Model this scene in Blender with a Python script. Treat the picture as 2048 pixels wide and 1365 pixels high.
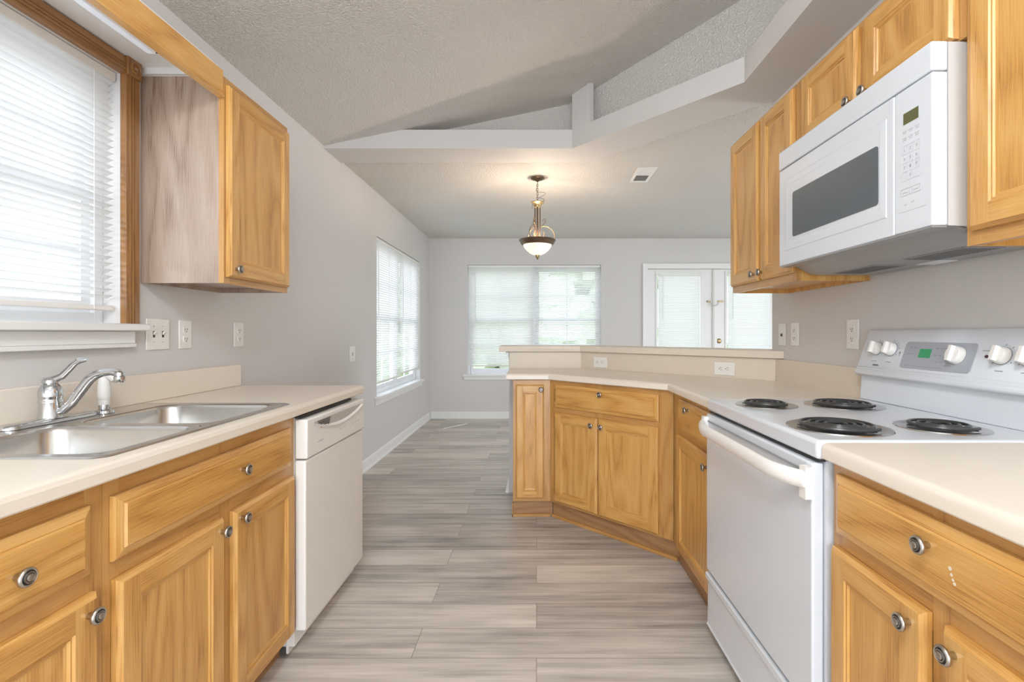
import bpy, bmesh, math, random
from mathutils import Vector, Matrix
random.seed(7)
PI = math.pi
R = math.radians
for o in list(bpy.data.objects):
    bpy.data.objects.remove(o)
SC = bpy.context.scene
COL = SC.collection

# ------------------------------------------------------------------ camera
H = 1.172
cd = bpy.data.cameras.new('camera')
cam = bpy.data.objects.new('camera', cd)
COL.objects.link(cam)
cam.location = (0, 0, H)
cam.rotation_euler = (R(90), 0, 0)
cd.sensor_width = 36.0
cd.lens = 36.0 * 1000 / 2048
cd.shift_x = -49 / 2048
cd.shift_y = -16.5 / 2048
cd.clip_start = 0.02
SC.camera = cam

# ------------------------------------------------------------------ world and lights
W = bpy.data.worlds.new('world')
SC.world = W
W.use_nodes = True
nt = W.node_tree
nt.nodes.clear()
out = nt.nodes.new('ShaderNodeOutputWorld')
bg = nt.nodes.new('ShaderNodeBackground')
tc = nt.nodes.new('ShaderNodeTexCoord')
sx = nt.nodes.new('ShaderNodeSeparateXYZ')
rp = nt.nodes.new('ShaderNodeValToRGB')
mp = nt.nodes.new('ShaderNodeMapRange')
mp.inputs[1].default_value = -1
mp.inputs[2].default_value = 1
nt.links.new(tc.outputs['Generated'], sx.inputs[0])
nt.links.new(sx.outputs[2], mp.inputs[0])
nt.links.new(mp.outputs[0], rp.inputs[0])
nt.links.new(rp.outputs[0], bg.inputs[0])
nt.links.new(bg.outputs[0], out.inputs[0])
e = rp.color_ramp.elements
e[0].position = 0.0; e[0].color = (0.56, 0.60, 0.62, 1)
e[1].position = 1.0; e[1].color = (0.55, 0.74, 1.0, 1)
a = e.new(0.47); a.color = (0.66, 0.70, 0.72, 1)
a = e.new(0.52); a.color = (0.86, 0.93, 1.0, 1)
bg.inputs[1].default_value = 2.1


def area(name, loc, rot, sx_, sy_, power, col):
    l = bpy.data.lights.new(name, 'AREA')
    l.shape = 'RECTANGLE'
    l.size = sx_
    l.size_y = sy_
    l.energy = power
    l.color = col
    o = bpy.data.objects.new(name, l)
    o.location = loc
    o.rotation_euler = rot
    COL.objects.link(o)
    return o


# added fill points, all unseen: kitchen overhead, behind the camera, living side
def fill_point(name, loc, power, col, r=0.15):
    l = bpy.data.lights.new(name, 'POINT')
    l.energy = power
    l.color = col
    l.shadow_soft_size = r
    o = bpy.data.objects.new(name, l)
    o.location = loc
    COL.objects.link(o)


fill_point('kitchen_overhead_fill', (-0.1, -0.15, 2.40), 29, (0.90, 0.955, 1.0), 0.16)  # added overhead fill for cabinet faces and counters, no fixture
fill_point('rear_fill', (0.0, -2.4, 1.2), 38, (0.88, 0.945, 1.0), 0.8)  # added soft fill behind the camera, lifts the ceiling
fill_point('living_fill', (4.3, 3.2, 0.9), 36, (0.93, 0.97, 1.0), 0.4)  # added fill for the dining area, out of view

VS = SC.view_settings
VS.view_transform = 'Standard'
VS.look = 'None'
VS.exposure = 1.40
VS.gamma = 1.0
VS.use_curve_mapping = False
SC.cycles.max_bounces = 10
SC.cycles.diffuse_bounces = 7
SC.cycles.transparent_max_bounces = 16
SC.cycles.sample_clamp_indirect = 8.0

# ------------------------------------------------------------------ materials
MATS = {}


def newmat(name):
    m = bpy.data.materials.new(name)
    m.use_nodes = True
    n = m.node_tree
    b = n.nodes['Principled BSDF']
    MATS[name] = m
    return m, n, b


def plain(name, col, rough=0.5, metal=0.0, coat=0.0, spec=0.5, emit=None, es=0.0):
    m, n, b = newmat(name)
    b.inputs['Base Color'].default_value = (*col, 1)
    b.inputs['Roughness'].default_value = rough
    b.inputs['Metallic'].default_value = metal
    b.inputs['Coat Weight'].default_value = coat
    b.inputs['Coat Roughness'].default_value = 0.15
    b.inputs['Specular IOR Level'].default_value = spec
    if emit:
        b.inputs['Emission Color'].default_value = (*emit, 1)
        b.inputs['Emission Strength'].default_value = es
    return m


def nd(n, t, **kw):
    x = n.nodes.new(t)
    for k, v in kw.items():
        setattr(x, k, v)
    return x


def bumpy(name, col, rough, scale, strength, dist, detail=2.0, col2=None, mscale=2.0, rampw=None):
    """plain colour with a fine bump and a faint mottling of the colour"""
    m, n, b = newmat(name)
    L = n.links
    tc = nd(n, 'ShaderNodeTexCoord')
    nz = nd(n, 'ShaderNodeTexNoise')
    nz.inputs['Scale'].default_value = scale
    nz.inputs['Detail'].default_value = detail
    nz.inputs['Roughness'].default_value = 0.6
    L.new(tc.outputs['Object'], nz.inputs['Vector'])
    src = nz.outputs[0]
    if rampw:
        r = nd(n, 'ShaderNodeValToRGB')
        r.color_ramp.elements[0].position = rampw[0]
        r.color_ramp.elements[1].position = rampw[1]
        L.new(src, r.inputs[0])
        src = r.outputs[0]
    bp = nd(n, 'ShaderNodeBump')
    bp.inputs['Strength'].default_value = strength
    bp.inputs['Distance'].default_value = dist
    L.new(src, bp.inputs['Height'])
    L.new(bp.outputs[0], b.inputs['Normal'])
    n2 = nd(n, 'ShaderNodeTexNoise')
    n2.inputs['Scale'].default_value = mscale
    n2.inputs['Detail'].default_value = 2.0
    L.new(tc.outputs['Object'], n2.inputs['Vector'])
    mx = nd(n, 'ShaderNodeMix', data_type='RGBA')
    c2 = col2 or tuple(c * 0.95 for c in col)
    mx.inputs[6].default_value = (*col, 1)
    mx.inputs[7].default_value = (*c2, 1)
    L.new(n2.outputs[0], mx.inputs[0])
    L.new(mx.outputs[2], b.inputs['Base Color'])
    b.inputs['Roughness'].default_value = rough
    return m


def wood(name, dark, mid, light, rough=0.34, coat=0.35, wave=0.55):
    """oak: u of the UV map runs along the grain (metres), v across it"""
    m, n, b = newmat(name)
    L = n.links
    uv = nd(n, 'ShaderNodeUVMap')
    m1 = nd(n, 'ShaderNodeMapping'); m1.inputs['Scale'].default_value = (0.9, 5.5, 1)
    m2 = nd(n, 'ShaderNodeMapping'); m2.inputs['Scale'].default_value = (9.0, 330.0, 1)
    m3 = nd(n, 'ShaderNodeMapping'); m3.inputs['Scale'].default_value = (1.1, 6.0, 1)
    for q in (m1, m2, m3):
        L.new(uv.outputs[0], q.inputs[0])
    n0 = nd(n, 'ShaderNodeTexNoise')
    n0.inputs['Scale'].default_value = 1.0
    n0.inputs['Detail'].default_value = 1.5
    n0.inputs['Roughness'].default_value = 0.4
    L.new(m1.outputs[0], n0.inputs['Vector'])
    k0 = nd(n, 'ShaderNodeMath', operation='MULTIPLY'); k0.inputs[1].default_value = 15.0
    L.new(n0.outputs[0], k0.inputs[0])
    wv = nd(n, 'ShaderNodeMath', operation='PINGPONG'); wv.inputs[1].default_value = 1.0
    L.new(k0.outputs[0], wv.inputs[0])
    fn = nd(n, 'ShaderNodeTexNoise')
    fn.inputs['Scale'].default_value = 1.0
    fn.inputs['Detail'].default_value = 3.0
    L.new(m2.outputs[0], fn.inputs['Vector'])
    ln = nd(n, 'ShaderNodeTexNoise')
    ln.inputs['Scale'].default_value = 1.0
    ln.inputs['Detail'].default_value = 2.0
    L.new(m3.outputs[0], ln.inputs['Vector'])
    a1 = nd(n, 'ShaderNodeMath', operation='MULTIPLY'); a1.inputs[1].default_value = wave * 0.5
    L.new(wv.outputs[0], a1.inputs[0])
    a2 = nd(n, 'ShaderNodeMath', operation='MULTIPLY_ADD'); a2.inputs[1].default_value = 0.72
    L.new(fn.outputs[0], a2.inputs[0]); L.new(a1.outputs[0], a2.inputs[2])
    a3 = nd(n, 'ShaderNodeMath', operation='MULTIPLY_ADD'); a3.inputs[1].default_value = 0.18
    L.new(ln.outputs[0], a3.inputs[0]); L.new(a2.outputs[0], a3.inputs[2])
    r = nd(n, 'ShaderNodeValToRGB')
    r.color_ramp.elements[0].position = 0.30; r.color_ramp.elements[0].color = (*dark, 1)
    r.color_ramp.elements[1].position = 0.80; r.color_ramp.elements[1].color = (*light, 1)
    q = r.color_ramp.elements.new(0.52); q.color = (*mid, 1)
    L.new(a3.outputs[0], r.inputs[0])
    L.new(r.outputs[0], b.inputs['Base Color'])
    bp = nd(n, 'ShaderNodeBump'); bp.inputs['Strength'].default_value = 0.12; bp.inputs['Distance'].default_value = 0.001
    L.new(fn.outputs[0], bp.inputs['Height']); L.new(bp.outputs[0], b.inputs['Normal'])
    b.inputs['Roughness'].default_value = rough
    b.inputs['Coat Weight'].default_value = coat
    b.inputs['Coat Roughness'].default_value = 0.22
    return m


M_wall = bumpy('painted_wall', (0.645, 0.62, 0.60), 0.75, 190, 0.18, 0.002, col2=(0.625, 0.60, 0.58))
M_ceil = bumpy('popcorn_ceiling', (0.86, 0.82, 0.765), 0.95, 95, 0.9, 0.010, detail=3.0, rampw=(0.36, 0.66))
M_trim = plain('white_trim_paint', (0.80, 0.79, 0.77), 0.35)
M_oak = wood('honey_oak', (0.36, 0.155, 0.032), (0.60, 0.305, 0.075), (0.69, 0.40, 0.13))
M_oakd = wood('honey_oak_frame', (0.30, 0.13, 0.033), (0.50, 0.25, 0.068), (0.58, 0.32, 0.105))
M_oakp = wood('pale_oak_veneer', (0.18, 0.11, 0.07), (0.36, 0.255, 0.19), (0.44, 0.33, 0.255), rough=0.26, coat=0.6, wave=0.6)
M_oakk = wood('oak_toe_board', (0.22, 0.10, 0.04), (0.33, 0.165, 0.07), (0.42, 0.23, 0.10), rough=0.5, coat=0.1)
M_case = wood('brown_window_casing', (0.19, 0.08, 0.022), (0.29, 0.13, 0.036), (0.36, 0.175, 0.055), rough=0.35)
M_lam = bumpy('cream_laminate', (0.80, 0.72, 0.62), 0.33, 60, 0.02, 0.001, col2=(0.77, 0.68, 0.57), mscale=3.0)
M_lamb = bumpy('beige_bar_laminate', (0.71, 0.63, 0.52), 0.4, 60, 0.02, 0.001, col2=(0.68, 0.59, 0.48), mscale=3.0)
M_white = plain('white_enamel', (0.70, 0.725, 0.765), 0.22, coat=0.3)
M_bisque = plain('bisque_white_plastic', (0.84, 0.81, 0.77), 0.35)
M_plas = plain('white_plastic', (0.80, 0.78, 0.74), 0.4)
M_gap = plain('dark_gap', (0.03, 0.03, 0.03), 0.7)
M_slot = plain('slot_black', (0.05, 0.045, 0.04), 0.6)
M_mark = plain('grey_printing', (0.33, 0.33, 0.34), 0.6)
M_lmark = plain('light_grey_printing', (0.56, 0.56, 0.57), 0.6)
M_steel = plain('brushed_steel', (0.62, 0.60, 0.57), 0.26, metal=1.0)
M_chrome = plain('chrome', (0.62, 0.63, 0.65), 0.10, metal=1.0)
M_coil = plain('coil_black', (0.045, 0.045, 0.045), 0.32)
M_pan = plain('drip_pan_chrome', (0.55, 0.54, 0.53), 0.2, metal=1.0)
M_pewter = plain('antique_pewter', (0.48, 0.44, 0.39), 0.3, metal=1.0)
M_pewd = plain('pewter_groove', (0.05, 0.045, 0.04), 0.5, metal=0.6)
M_brass = plain('aged_brass', (0.42, 0.32, 0.17), 0.35, metal=0.9)
M_bronze = plain('antique_bronze', (0.16, 0.11, 0.07), 0.42, metal=0.75)
M_grey = plain('grey_control_plate', (0.40, 0.42, 0.46), 0.4)
M_mwin = plain('microwave_window', (0.10, 0.115, 0.13), 0.18, coat=0.3)
M_under = plain('grey_painted_metal', (0.36, 0.36, 0.36), 0.35, metal=0.4)
M_lcdg = plain('green_clock_display', (0.03, 0.20, 0.09), 0.3, emit=(0.05, 0.5, 0.2), es=0.08)
M_lcdo = plain('olive_display', (0.12, 0.12, 0.045), 0.3)
M_grille = plain('grille_dark', (0.14, 0.14, 0.14), 0.5)
M_vinyl = plain('white_vinyl', (0.78, 0.79, 0.80), 0.4)
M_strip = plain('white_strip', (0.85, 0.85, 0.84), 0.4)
M_grass = bumpy('lawn_grass', (0.26, 0.33, 0.15), 0.9, 8, 0.3, 0.05, col2=(0.30, 0.36, 0.18))
M_leaf = bumpy('hedge_leaves', (0.42, 0.48, 0.31), 0.8, 5, 0.5, 0.1, col2=(0.60, 0.64, 0.49))
M_tube = plain('lamp_diffuser', (0.75, 0.78, 0.84), 0.3, emit=(0.8, 0.9, 1.0), es=0.05)


def mk_glass():
    m, n, b = newmat('window_glass')
    n.nodes.remove(b)
    o = n.nodes['Material Output']
    t = nd(n, 'ShaderNodeBsdfTransparent'); t.inputs[0].default_value = (0.97, 0.955, 0.94, 1)
    g = nd(n, 'ShaderNodeBsdfGlossy'); g.inputs['Roughness'].default_value = 0.02
    mx = nd(n, 'ShaderNodeMixShader'); mx.inputs[0].default_value = 0.06
    n.links.new(t.outputs[0], mx.inputs[1]); n.links.new(g.outputs[0], mx.inputs[2]); n.links.new(mx.outputs[0], o.inputs[0])
    return m


M_glass = mk_glass()


def mk_slat(name, col, tr):
    m, n, b = newmat(name)
    o = n.nodes['Material Output']
    b.inputs['Base Color'].default_value = (*col, 1)
    b.inputs['Roughness'].default_value = 0.45
    t = nd(n, 'ShaderNodeBsdfTranslucent'); t.inputs[0].default_value = (*col, 1)
    mx = nd(n, 'ShaderNodeMixShader'); mx.inputs[0].default_value = tr
    n.links.new(b.outputs[0], mx.inputs[1]); n.links.new(t.outputs[0], mx.inputs[2]); n.links.new(mx.outputs[0], o.inputs[0])
    return m


M_slat = mk_slat('blind_slat', (0.80, 0.79, 0.77), 0.22)


def mk_bowl():
    m, n, b = newmat('lit_alabaster_glass')
    tc = nd(n, 'ShaderNodeTexCoord')
    nz = nd(n, 'ShaderNodeTexNoise'); nz.inputs['Scale'].default_value = 9
    n.links.new(tc.outputs['Object'], nz.inputs['Vector'])
    r = nd(n, 'ShaderNodeValToRGB')
    r.color_ramp.elements[0].color = (1.0, 0.66, 0.36, 1); r.color_ramp.elements[0].position = 0.3
    r.color_ramp.elements[1].color = (1.0, 0.86, 0.66, 1); r.color_ramp.elements[1].position = 0.7
    n.links.new(nz.outputs[0], r.inputs[0])
    n.links.new(r.outputs[0], b.inputs['Emission Color'])
    b.inputs['Emission Strength'].default_value = 0.45
    b.inputs['Base Color'].default_value = (0.8, 0.72, 0.6, 1)
    b.inputs['Roughness'].default_value = 0.25
    return m


M_bowl = mk_bowl()


def mk_floor():
    m, n, b = newmat('grey_vinyl_planks')
    L = n.links
    tc = nd(n, 'ShaderNodeTexCoord')
    br = nd(n, 'ShaderNodeTexBrick')
    br.offset = 0.37
    br.inputs['Scale'].default_value = 1.0
    br.inputs['Brick Width'].default_value = 1.22
    br.inputs['Row Height'].default_value = 0.18
    br.inputs['Mortar Size'].default_value = 0.0012
    br.inputs['Mortar Smooth'].default_value = 0.1
    br.inputs['Color1'].default_value = (0, 0, 0, 1)
    br.inputs['Color2'].default_value = (1, 1, 1, 1)
    br.inputs['Mortar'].default_value = (0.30, 0.30, 0.30, 1)
    L.new(tc.outputs['Object'], br.inputs['Vector'])
    # per-plank shift of the grain
    sp = nd(n, 'ShaderNodeSeparateXYZ'); L.new(tc.outputs['Object'], sp.inputs[0])
    ad = nd(n, 'ShaderNodeMath', operation='MULTIPLY_ADD'); ad.inputs[1].default_value = 7.0
    L.new(br.outputs['Color'], ad.inputs[0]); L.new(sp.outputs[0], ad.inputs[2])
    cb = nd(n, 'ShaderNodeCombineXYZ'); L.new(ad.outputs[0], cb.inputs[0]); L.new(sp.outputs[1], cb.inputs[1])
    def streak(sxx, syy, det):
        mp = nd(n, 'ShaderNodeMapping'); mp.inputs['Scale'].default_value = (sxx, syy, 1)
        L.new(cb.outputs[0], mp.inputs[0])
        nz = nd(n, 'ShaderNodeTexNoise'); nz.inputs['Scale'].default_value = 1; nz.inputs['Detail'].default_value = det
        nz.inputs['Roughness'].default_value = 0.62
        L.new(mp.outputs[0], nz.inputs['Vector'])
        return nz.outputs[0]
    s1 = streak(1.3, 24, 5.0)
    s2 = streak(5, 150, 3.0)
    s3 = streak(2.2, 5.5, 2.0)
    q1 = nd(n, 'ShaderNodeMath', operation='MULTIPLY_ADD'); q1.inputs[1].default_value = 0.72
    q0 = nd(n, 'ShaderNodeMath', operation='MULTIPLY'); q0.inputs[1].default_value = 0.20
    L.new(br.outputs['Color'], q0.inputs[0])
    L.new(s1, q1.inputs[0]); L.new(q0.outputs[0], q1.inputs[2])
    q2 = nd(n, 'ShaderNodeMath', operation='MULTIPLY_ADD'); q2.inputs[1].default_value = 0.22
    L.new(s2, q2.inputs[0]); L.new(q1.outputs[0], q2.inputs[2])
    q3 = nd(n, 'ShaderNodeMath', operation='MULTIPLY_ADD'); q3.inputs[1].default_value = 0.35
    L.new(s3, q3.inputs[0]); L.new(q2.outputs[0], q3.inputs[2])
    r = nd(n, 'ShaderNodeValToRGB')
    cs = r.color_ramp.elements
    cs[0].position = 0.50; cs[0].color = (0.25, 0.225, 0.205, 1)
    cs[1].position = 1.02; cs[1].color = (0.78, 0.72, 0.65, 1)
    k = cs.new(0.66); k.color = (0.45, 0.41, 0.37, 1)
    k = cs.new(0.80); k.color = (0.61, 0.555, 0.495, 1)
    L.new(q3.outputs[0], r.inputs[0])
    mx = nd(n, 'ShaderNodeMix', data_type='RGBA')
    mx.inputs[7].default_value = (0.24, 0.20, 0.17, 1)
    L.new(br.outputs['Fac'], mx.inputs[0]); L.new(r.outputs[0], mx.inputs[6])
    L.new(mx.outputs[2], b.inputs['Base Color'])
    b.inputs["Roughness"].default_value = 0.36
    bp = nd(n, 'ShaderNodeBump'); bp.inputs['Strength'].default_value = 0.08; bp.inputs['Distance'].default_value = 0.001
    L.new(s2, bp.inputs['Height']); L.new(bp.outputs[0], b.inputs['Normal'])
    return m


M_floor = mk_floor()


# ------------------------------------------------------------------ mesh builder
class MB:
    def __init__(s):
        s.v = []; s.f = []; s.m = []; s.uv = []

    def face(s, pts, mat=0, uvs=None):
        i = len(s.v)
        s.v += [tuple(p) for p in pts]
        s.f.append(tuple(range(i, i + len(pts))))
        s.m.append(mat)
        s.uv.append(uvs or [(0, 0)] * len(pts))

    def gface(s, pts, g, off, mat=0):
        """face with grain along axis g (0,1,2)"""
        P = [Vector(p) for p in pts]
        nrm = Vector((0, 0, 0))
        for k in range(len(P)):
            a, b = P[k], P[(k + 1) % len(P)]
            nrm += Vector(((a.y - b.y) * (a.z + b.z), (a.z - b.z) * (a.x + b.x), (a.x - b.x) * (a.y + b.y)))
        ax = max(range(3), key=lambda q: abs(nrm[q]))
        oth = [q for q in range(3) if q != g]
        v_ax = [q for q in oth if q != ax]
        v_ax = v_ax[0] if ax != g else oth[0]
        if ax == g:
            uvs = [(p[oth[1]] * 0.2 + off[0], p[oth[0]] + off[1]) for p in P]
        else:
            uvs = [(p[g] + off[0], p[v_ax] + off[1]) for p in P]
        s.face(pts, mat, uvs)

    def box(s, x0, x1, y0, y1, z0, z1, g=None, mat=0):
        x0, x1 = min(x0, x1), max(x0, x1); y0, y1 = min(y0, y1), max(y0, y1); z0, z1 = min(z0, z1), max(z0, z1)
        c = [(x0, y0, z0), (x1, y0, z0), (x1, y1, z0), (x0, y1, z0), (x0, y0, z1), (x1, y0, z1), (x1, y1, z1), (x0, y1, z1)]
        fs = [(0, 3, 2, 1), (4, 5, 6, 7), (0, 1, 5, 4), (1, 2, 6, 5), (2, 3, 7, 6), (3, 0, 4, 7)]
        off = (random.random() * 9, random.random() * 9)
        i = len(s.v)
        if g is None:
            s.v += c
            for f in fs:
                s.f.append(tuple(i + k for k in f)); s.m.append(mat); s.uv.append([(0, 0)] * 4)
        else:
            for f in fs:
                s.gface([c[k] for k in f], g, off, mat)

    def prism(s, poly, a, b, axis='y', mat=0, g=None):
        """2-D polygon swept from a to b along an axis; the poly is in the other two axes in xyz order"""
        def P(p, t):
            return {'x': (t, p[0], p[1]), 'y': (p[0], t, p[1]), 'z': (p[0], p[1], t)}[axis]
        off = (random.random() * 9, random.random() * 9)
        n = len(poly)
        def add(pts):
            if g is None: s.face(pts, mat)
            else: s.gface(pts, g, off, mat)
        add([P(p, a) for p in poly]); add([P(p, b) for p in reversed(poly)])
        for k in range(n):
            p, q = poly[k], poly[(k + 1) % n]
            add([P(q, a), P(p, a), P(p, b), P(q, b)])

    def loft(s, rings, mat=0, closed=True, cap0=False, cap1=False, mats=None):
        i = len(s.v)
        n = len(rings[0])
        for r in rings:
            s.v += [tuple(p) for p in r]
        for k in range(len(rings) - 1):
            for j in range(n if closed else n - 1):
                j2 = (j + 1) % n
                s.f.append((i + k * n + j, i + k * n + j2, i + (k + 1) * n + j2, i + (k + 1) * n + j))
                s.m.append(mats[k] if mats else mat); s.uv.append([(0, 0)] * 4)
        if cap0:
            s.f.append(tuple(i + j for j in reversed(range(n)))); s.m.append(mat); s.uv.append([(0, 0)] * n)
        if cap1:
            q = i + (len(rings) - 1) * n
            s.f.append(tuple(q + j for j in range(n))); s.m.append(mats[-1] if mats else mat); s.uv.append([(0, 0)] * n)

    def lathe(s, prof, c=(0, 0, 0), axis='z', n=24, mat=0, mats=None, cap0=True, cap1=True):
        rings = []
        for r, h in prof:
            ring = []
            for k in range(n):
                a = 2 * PI * k / n
                u, w = max(r, 1e-5) * math.cos(a), max(r, 1e-5) * math.sin(a)
                p = {'z': (u, w, h), 'y': (u, h, w), 'x': (h, u, w)}[axis]
                ring.append((c[0] + p[0], c[1] + p[1], c[2] + p[2]))
            rings.append(ring)
        s.loft(rings, mat, True, cap0, cap1, mats)

    def tube(s, pts, r, n=10, mat=0, caps=True, squash=None):
        P = [Vector(p) for p in pts]
        rs = r if isinstance(r, (list, tuple)) else [r] * len(P)
        t0 = (P[1] - P[0]).normalized()
        up = Vector((0, 0, 1)) if abs(t0.z) < 0.9 else Vector((1, 0, 0))
        nx = t0.cross(up).normalized()
        rings = []
        for k, p in enumerate(P):
            if k == 0: t = t0
            elif k == len(P) - 1: t = (P[k] - P[k - 1]).normalized()
            else: t = ((P[k + 1] - P[k]).normalized() + (P[k] - P[k - 1]).normalized()).normalized()
            nx = (nx - t * nx.dot(t)).normalized()
            ny = t.cross(nx)
            sq = squash or 1.0
            rings.append([p + nx * (math.cos(2 * PI * j / n) * rs[k]) + ny * (math.sin(2 * PI * j / n) * rs[k] * sq) for j in range(n)])
        s.loft(rings, mat, True, caps, caps)

    def build(s, name, mats, parent=None, smooth=False, bevel=0.0, seg=2, merge=True, kind=None, angle=35):
        me = bpy.data.meshes.new(name)
        me.from_pydata(s.v, [], s.f)
        if not isinstance(mats, (list, tuple)): mats = [mats]
        for m in mats: me.materials.append(m)
        me.polygons.foreach_set('material_index', s.m)
        ul = me.uv_layers.new(name='UVMap')
        flat = [c for f in s.uv for p in f for c in p]
        ul.data.foreach_set('uv', flat)
        bm = bmesh.new(); bm.from_mesh(me)
        if merge: bmesh.ops.remove_doubles(bm, verts=bm.verts, dist=1e-5)
        bmesh.ops.recalc_face_normals(bm, faces=bm.faces)
        bm.to_mesh(me); bm.free()
        if smooth:
            me.shade_smooth()
            me.set_sharp_from_angle(angle=R(angle))
        o = bpy.data.objects.new(name, me)
        COL.objects.link(o)
        if parent: o.parent = parent
        if bevel:
            md = o.modifiers.new('edge', 'BEVEL'); md.width = bevel; md.segments = seg; md.limit_method = 'ANGLE'; md.angle_limit = R(40)
            if not smooth:
                me.shade_smooth(); me.set_sharp_from_angle(angle=R(60))
        if kind: o['kind'] = kind
        return o


def tag(o, label, cat, group=None):
    o['label'] = label; o['category'] = cat
    if group: o['group'] = group
    return o


def empty(name, loc=(0, 0, 0), rz=0.0, kind=None):
    o = bpy.data.objects.new(name, None)
    COL.objects.link(o)
    o.location = loc; o.rotation_euler = (0, 0, R(rz)); o.empty_display_size = 0.1
    if kind: o['kind'] = kind
    return o


def thing(name, label, cat, loc=(0, 0, 0), rz=0.0, group=None):
    return tag(empty(name, loc, rz), label, cat, group)


def rrect(x0, x1, y0, y1, r, n=6):
    pts = []
    for cx, cy, a0 in ((x1 - r, y1 - r, 0), (x0 + r, y1 - r, 90), (x0 + r, y0 + r, 180), (x1 - r, y0 + r, 270)):
        for k in range(n + 1):
            a = R(a0 + 90 * k / n)
            pts.append((cx + r * math.cos(a), cy + r * math.sin(a)))
    return pts


def text_mesh(name, items, mat, parent, plane='front', y=0.0):
    """printed characters: items of (string, x, z, size); they lie on the local front plane (facing -y)"""
    mb = MB()
    for s_, x, z, size in items:
        cu = bpy.data.curves.new('t', 'FONT'); cu.body = s_; cu.size = size; cu.align_x = 'CENTER'; cu.align_y = 'CENTER'; cu.resolution_u = 2
        ob = bpy.data.objects.new('t', cu); COL.objects.link(ob)
        dg = bpy.context.evaluated_depsgraph_get()
        me = bpy.data.meshes.new_from_object(ob.evaluated_get(dg))
        for p in me.polygons:
            mb.face([(x + me.vertices[i].co.x, y, z + me.vertices[i].co.y) for i in p.vertices])
        bpy.data.objects.remove(ob); bpy.data.curves.remove(cu); bpy.data.meshes.remove(me)
    return mb.build(name, mat, parent, merge=False)


# ------------------------------------------------------------------ the setting
XL = -1.463          # left wall face
XR = 1.308           # right kitchen wall face
YB = 6.826           # back wall face
ZC = 2.46            # flat ceiling
SL = 0.205           # rise of the vaulted ceiling from the left wall


def vault(x):
    return ZC + SL * (x - XL)


def pierced(name, mat, u0, u1, z0, z1, holes, put):
    """wall of boxes around rectangular holes; put(u0,u1,z0,z1) gives box limits"""
    us = sorted({u0, u1, *[h[0] for h in holes], *[h[1] for h in holes]})
    zs = sorted({z0, z1, *[h[2] for h in holes], *[h[3] for h in holes]})
    mb = MB()
    for a, b in zip(us, us[1:]):
        start = None
        for c, d in zip(zs, zs[1:]):
            um, zm = (a + b) / 2, (c + d) / 2
            if any(h[0] < um < h[1] and h[2] < zm < h[3] for h in holes): continue
            mb.box(*put(a, b, c, d))
    return mb.build(name, mat, kind='structure', merge=False)


mb = MB(); mb.box(XL - 0.14, 6.1, -3.0, YB + 0.14, -0.1, 0.0)
mb.build('floor', M_floor, kind='structure')
WK = (0.88, 1.757, 1.20, 2.083)      # kitchen window: y0,y1,z0,z1
WD = (4.575, 6.285, 0.585, 2.06)     # dining window in the left wall
WB = (-0.942, 0.880, 0.600, 2.10)    # dining window in the back wall: x0,x1,z0,z1
DR = (1.515, 3.36, 0.0, 2.046)
pierced('wall_left', M_wall, -3.0, YB + 0.14, 0, ZC, [WK, WD], lambda a, b, c, d: (XL - 0.14, XL, a, b, c, d))
pierced('wall_back', M_wall, XL, 6.1, 0, ZC, [WB, DR], lambda a, b, c, d: (a, b, YB, YB + 0.14, c, d))
pierced('wall_far_right', M_wall, -3.0, YB, 0, ZC, [(2.6, 5.4, 0.05, 2.1)], lambda a, b, c, d: (6.0, 6.1, a, b, c, d))
mb = MB(); mb.box(XR, XR + 0.12, -3.0, 2.775, 0, 3.085)
mb.build('wall_right', M_wall, kind='structure')

# vaulted kitchen ceiling, flat dining ceiling, popcorn wall closing the vault
mb = MB()
x1 = XR + 0.12
mb.prism([(XL, vault(XL)), (x1, vault(x1)), (x1, vault(x1) + 0.1), (XL, vault(XL) + 0.1)], -3.0, 3.84, 'y')
mb.build('ceiling_vault', M_ceil, kind='structure')
G0, G1, G2 = (XL, 3.73), (0.38, 3.73), (XR, 2.725)
mb = MB()
poly = [G0, G1, G2, (XR + 0.12, 2.725), (XR + 0.12, -3.0), (6.0, -3.0), (6.0, YB), (XL, YB)]
mb.prism(poly, ZC, ZC + 0.06, 'z')
mb.build('ceiling', M_ceil, kind='structure')
mb = MB()
K0, K1, K2 = (XL, 3.58), (0.235, 3.58), (XR, 2.545)
for p, q in ((K0, K1), (K1, K2)):
    d = Vector((q[0] - p[0], q[1] - p[1])).normalized(); nn = Vector((-d.y, d.x)) * 0.1
    if nn.y < 0: nn = -nn
    lo = 2.565
    pts = []
    for t in (p, q):
        pts.append([(t[0], t[1], lo), (t[0] + nn.x, t[1] + nn.y, lo), (t[0] + nn.x, t[1] + nn.y, vault(t[0]) + 0.05), (t[0], t[1], vault(t[0]) + 0.05)])
    mb.loft(pts, 0, True, True, True)
mb.build('wall_gable', M_ceil, kind='structure')

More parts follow.
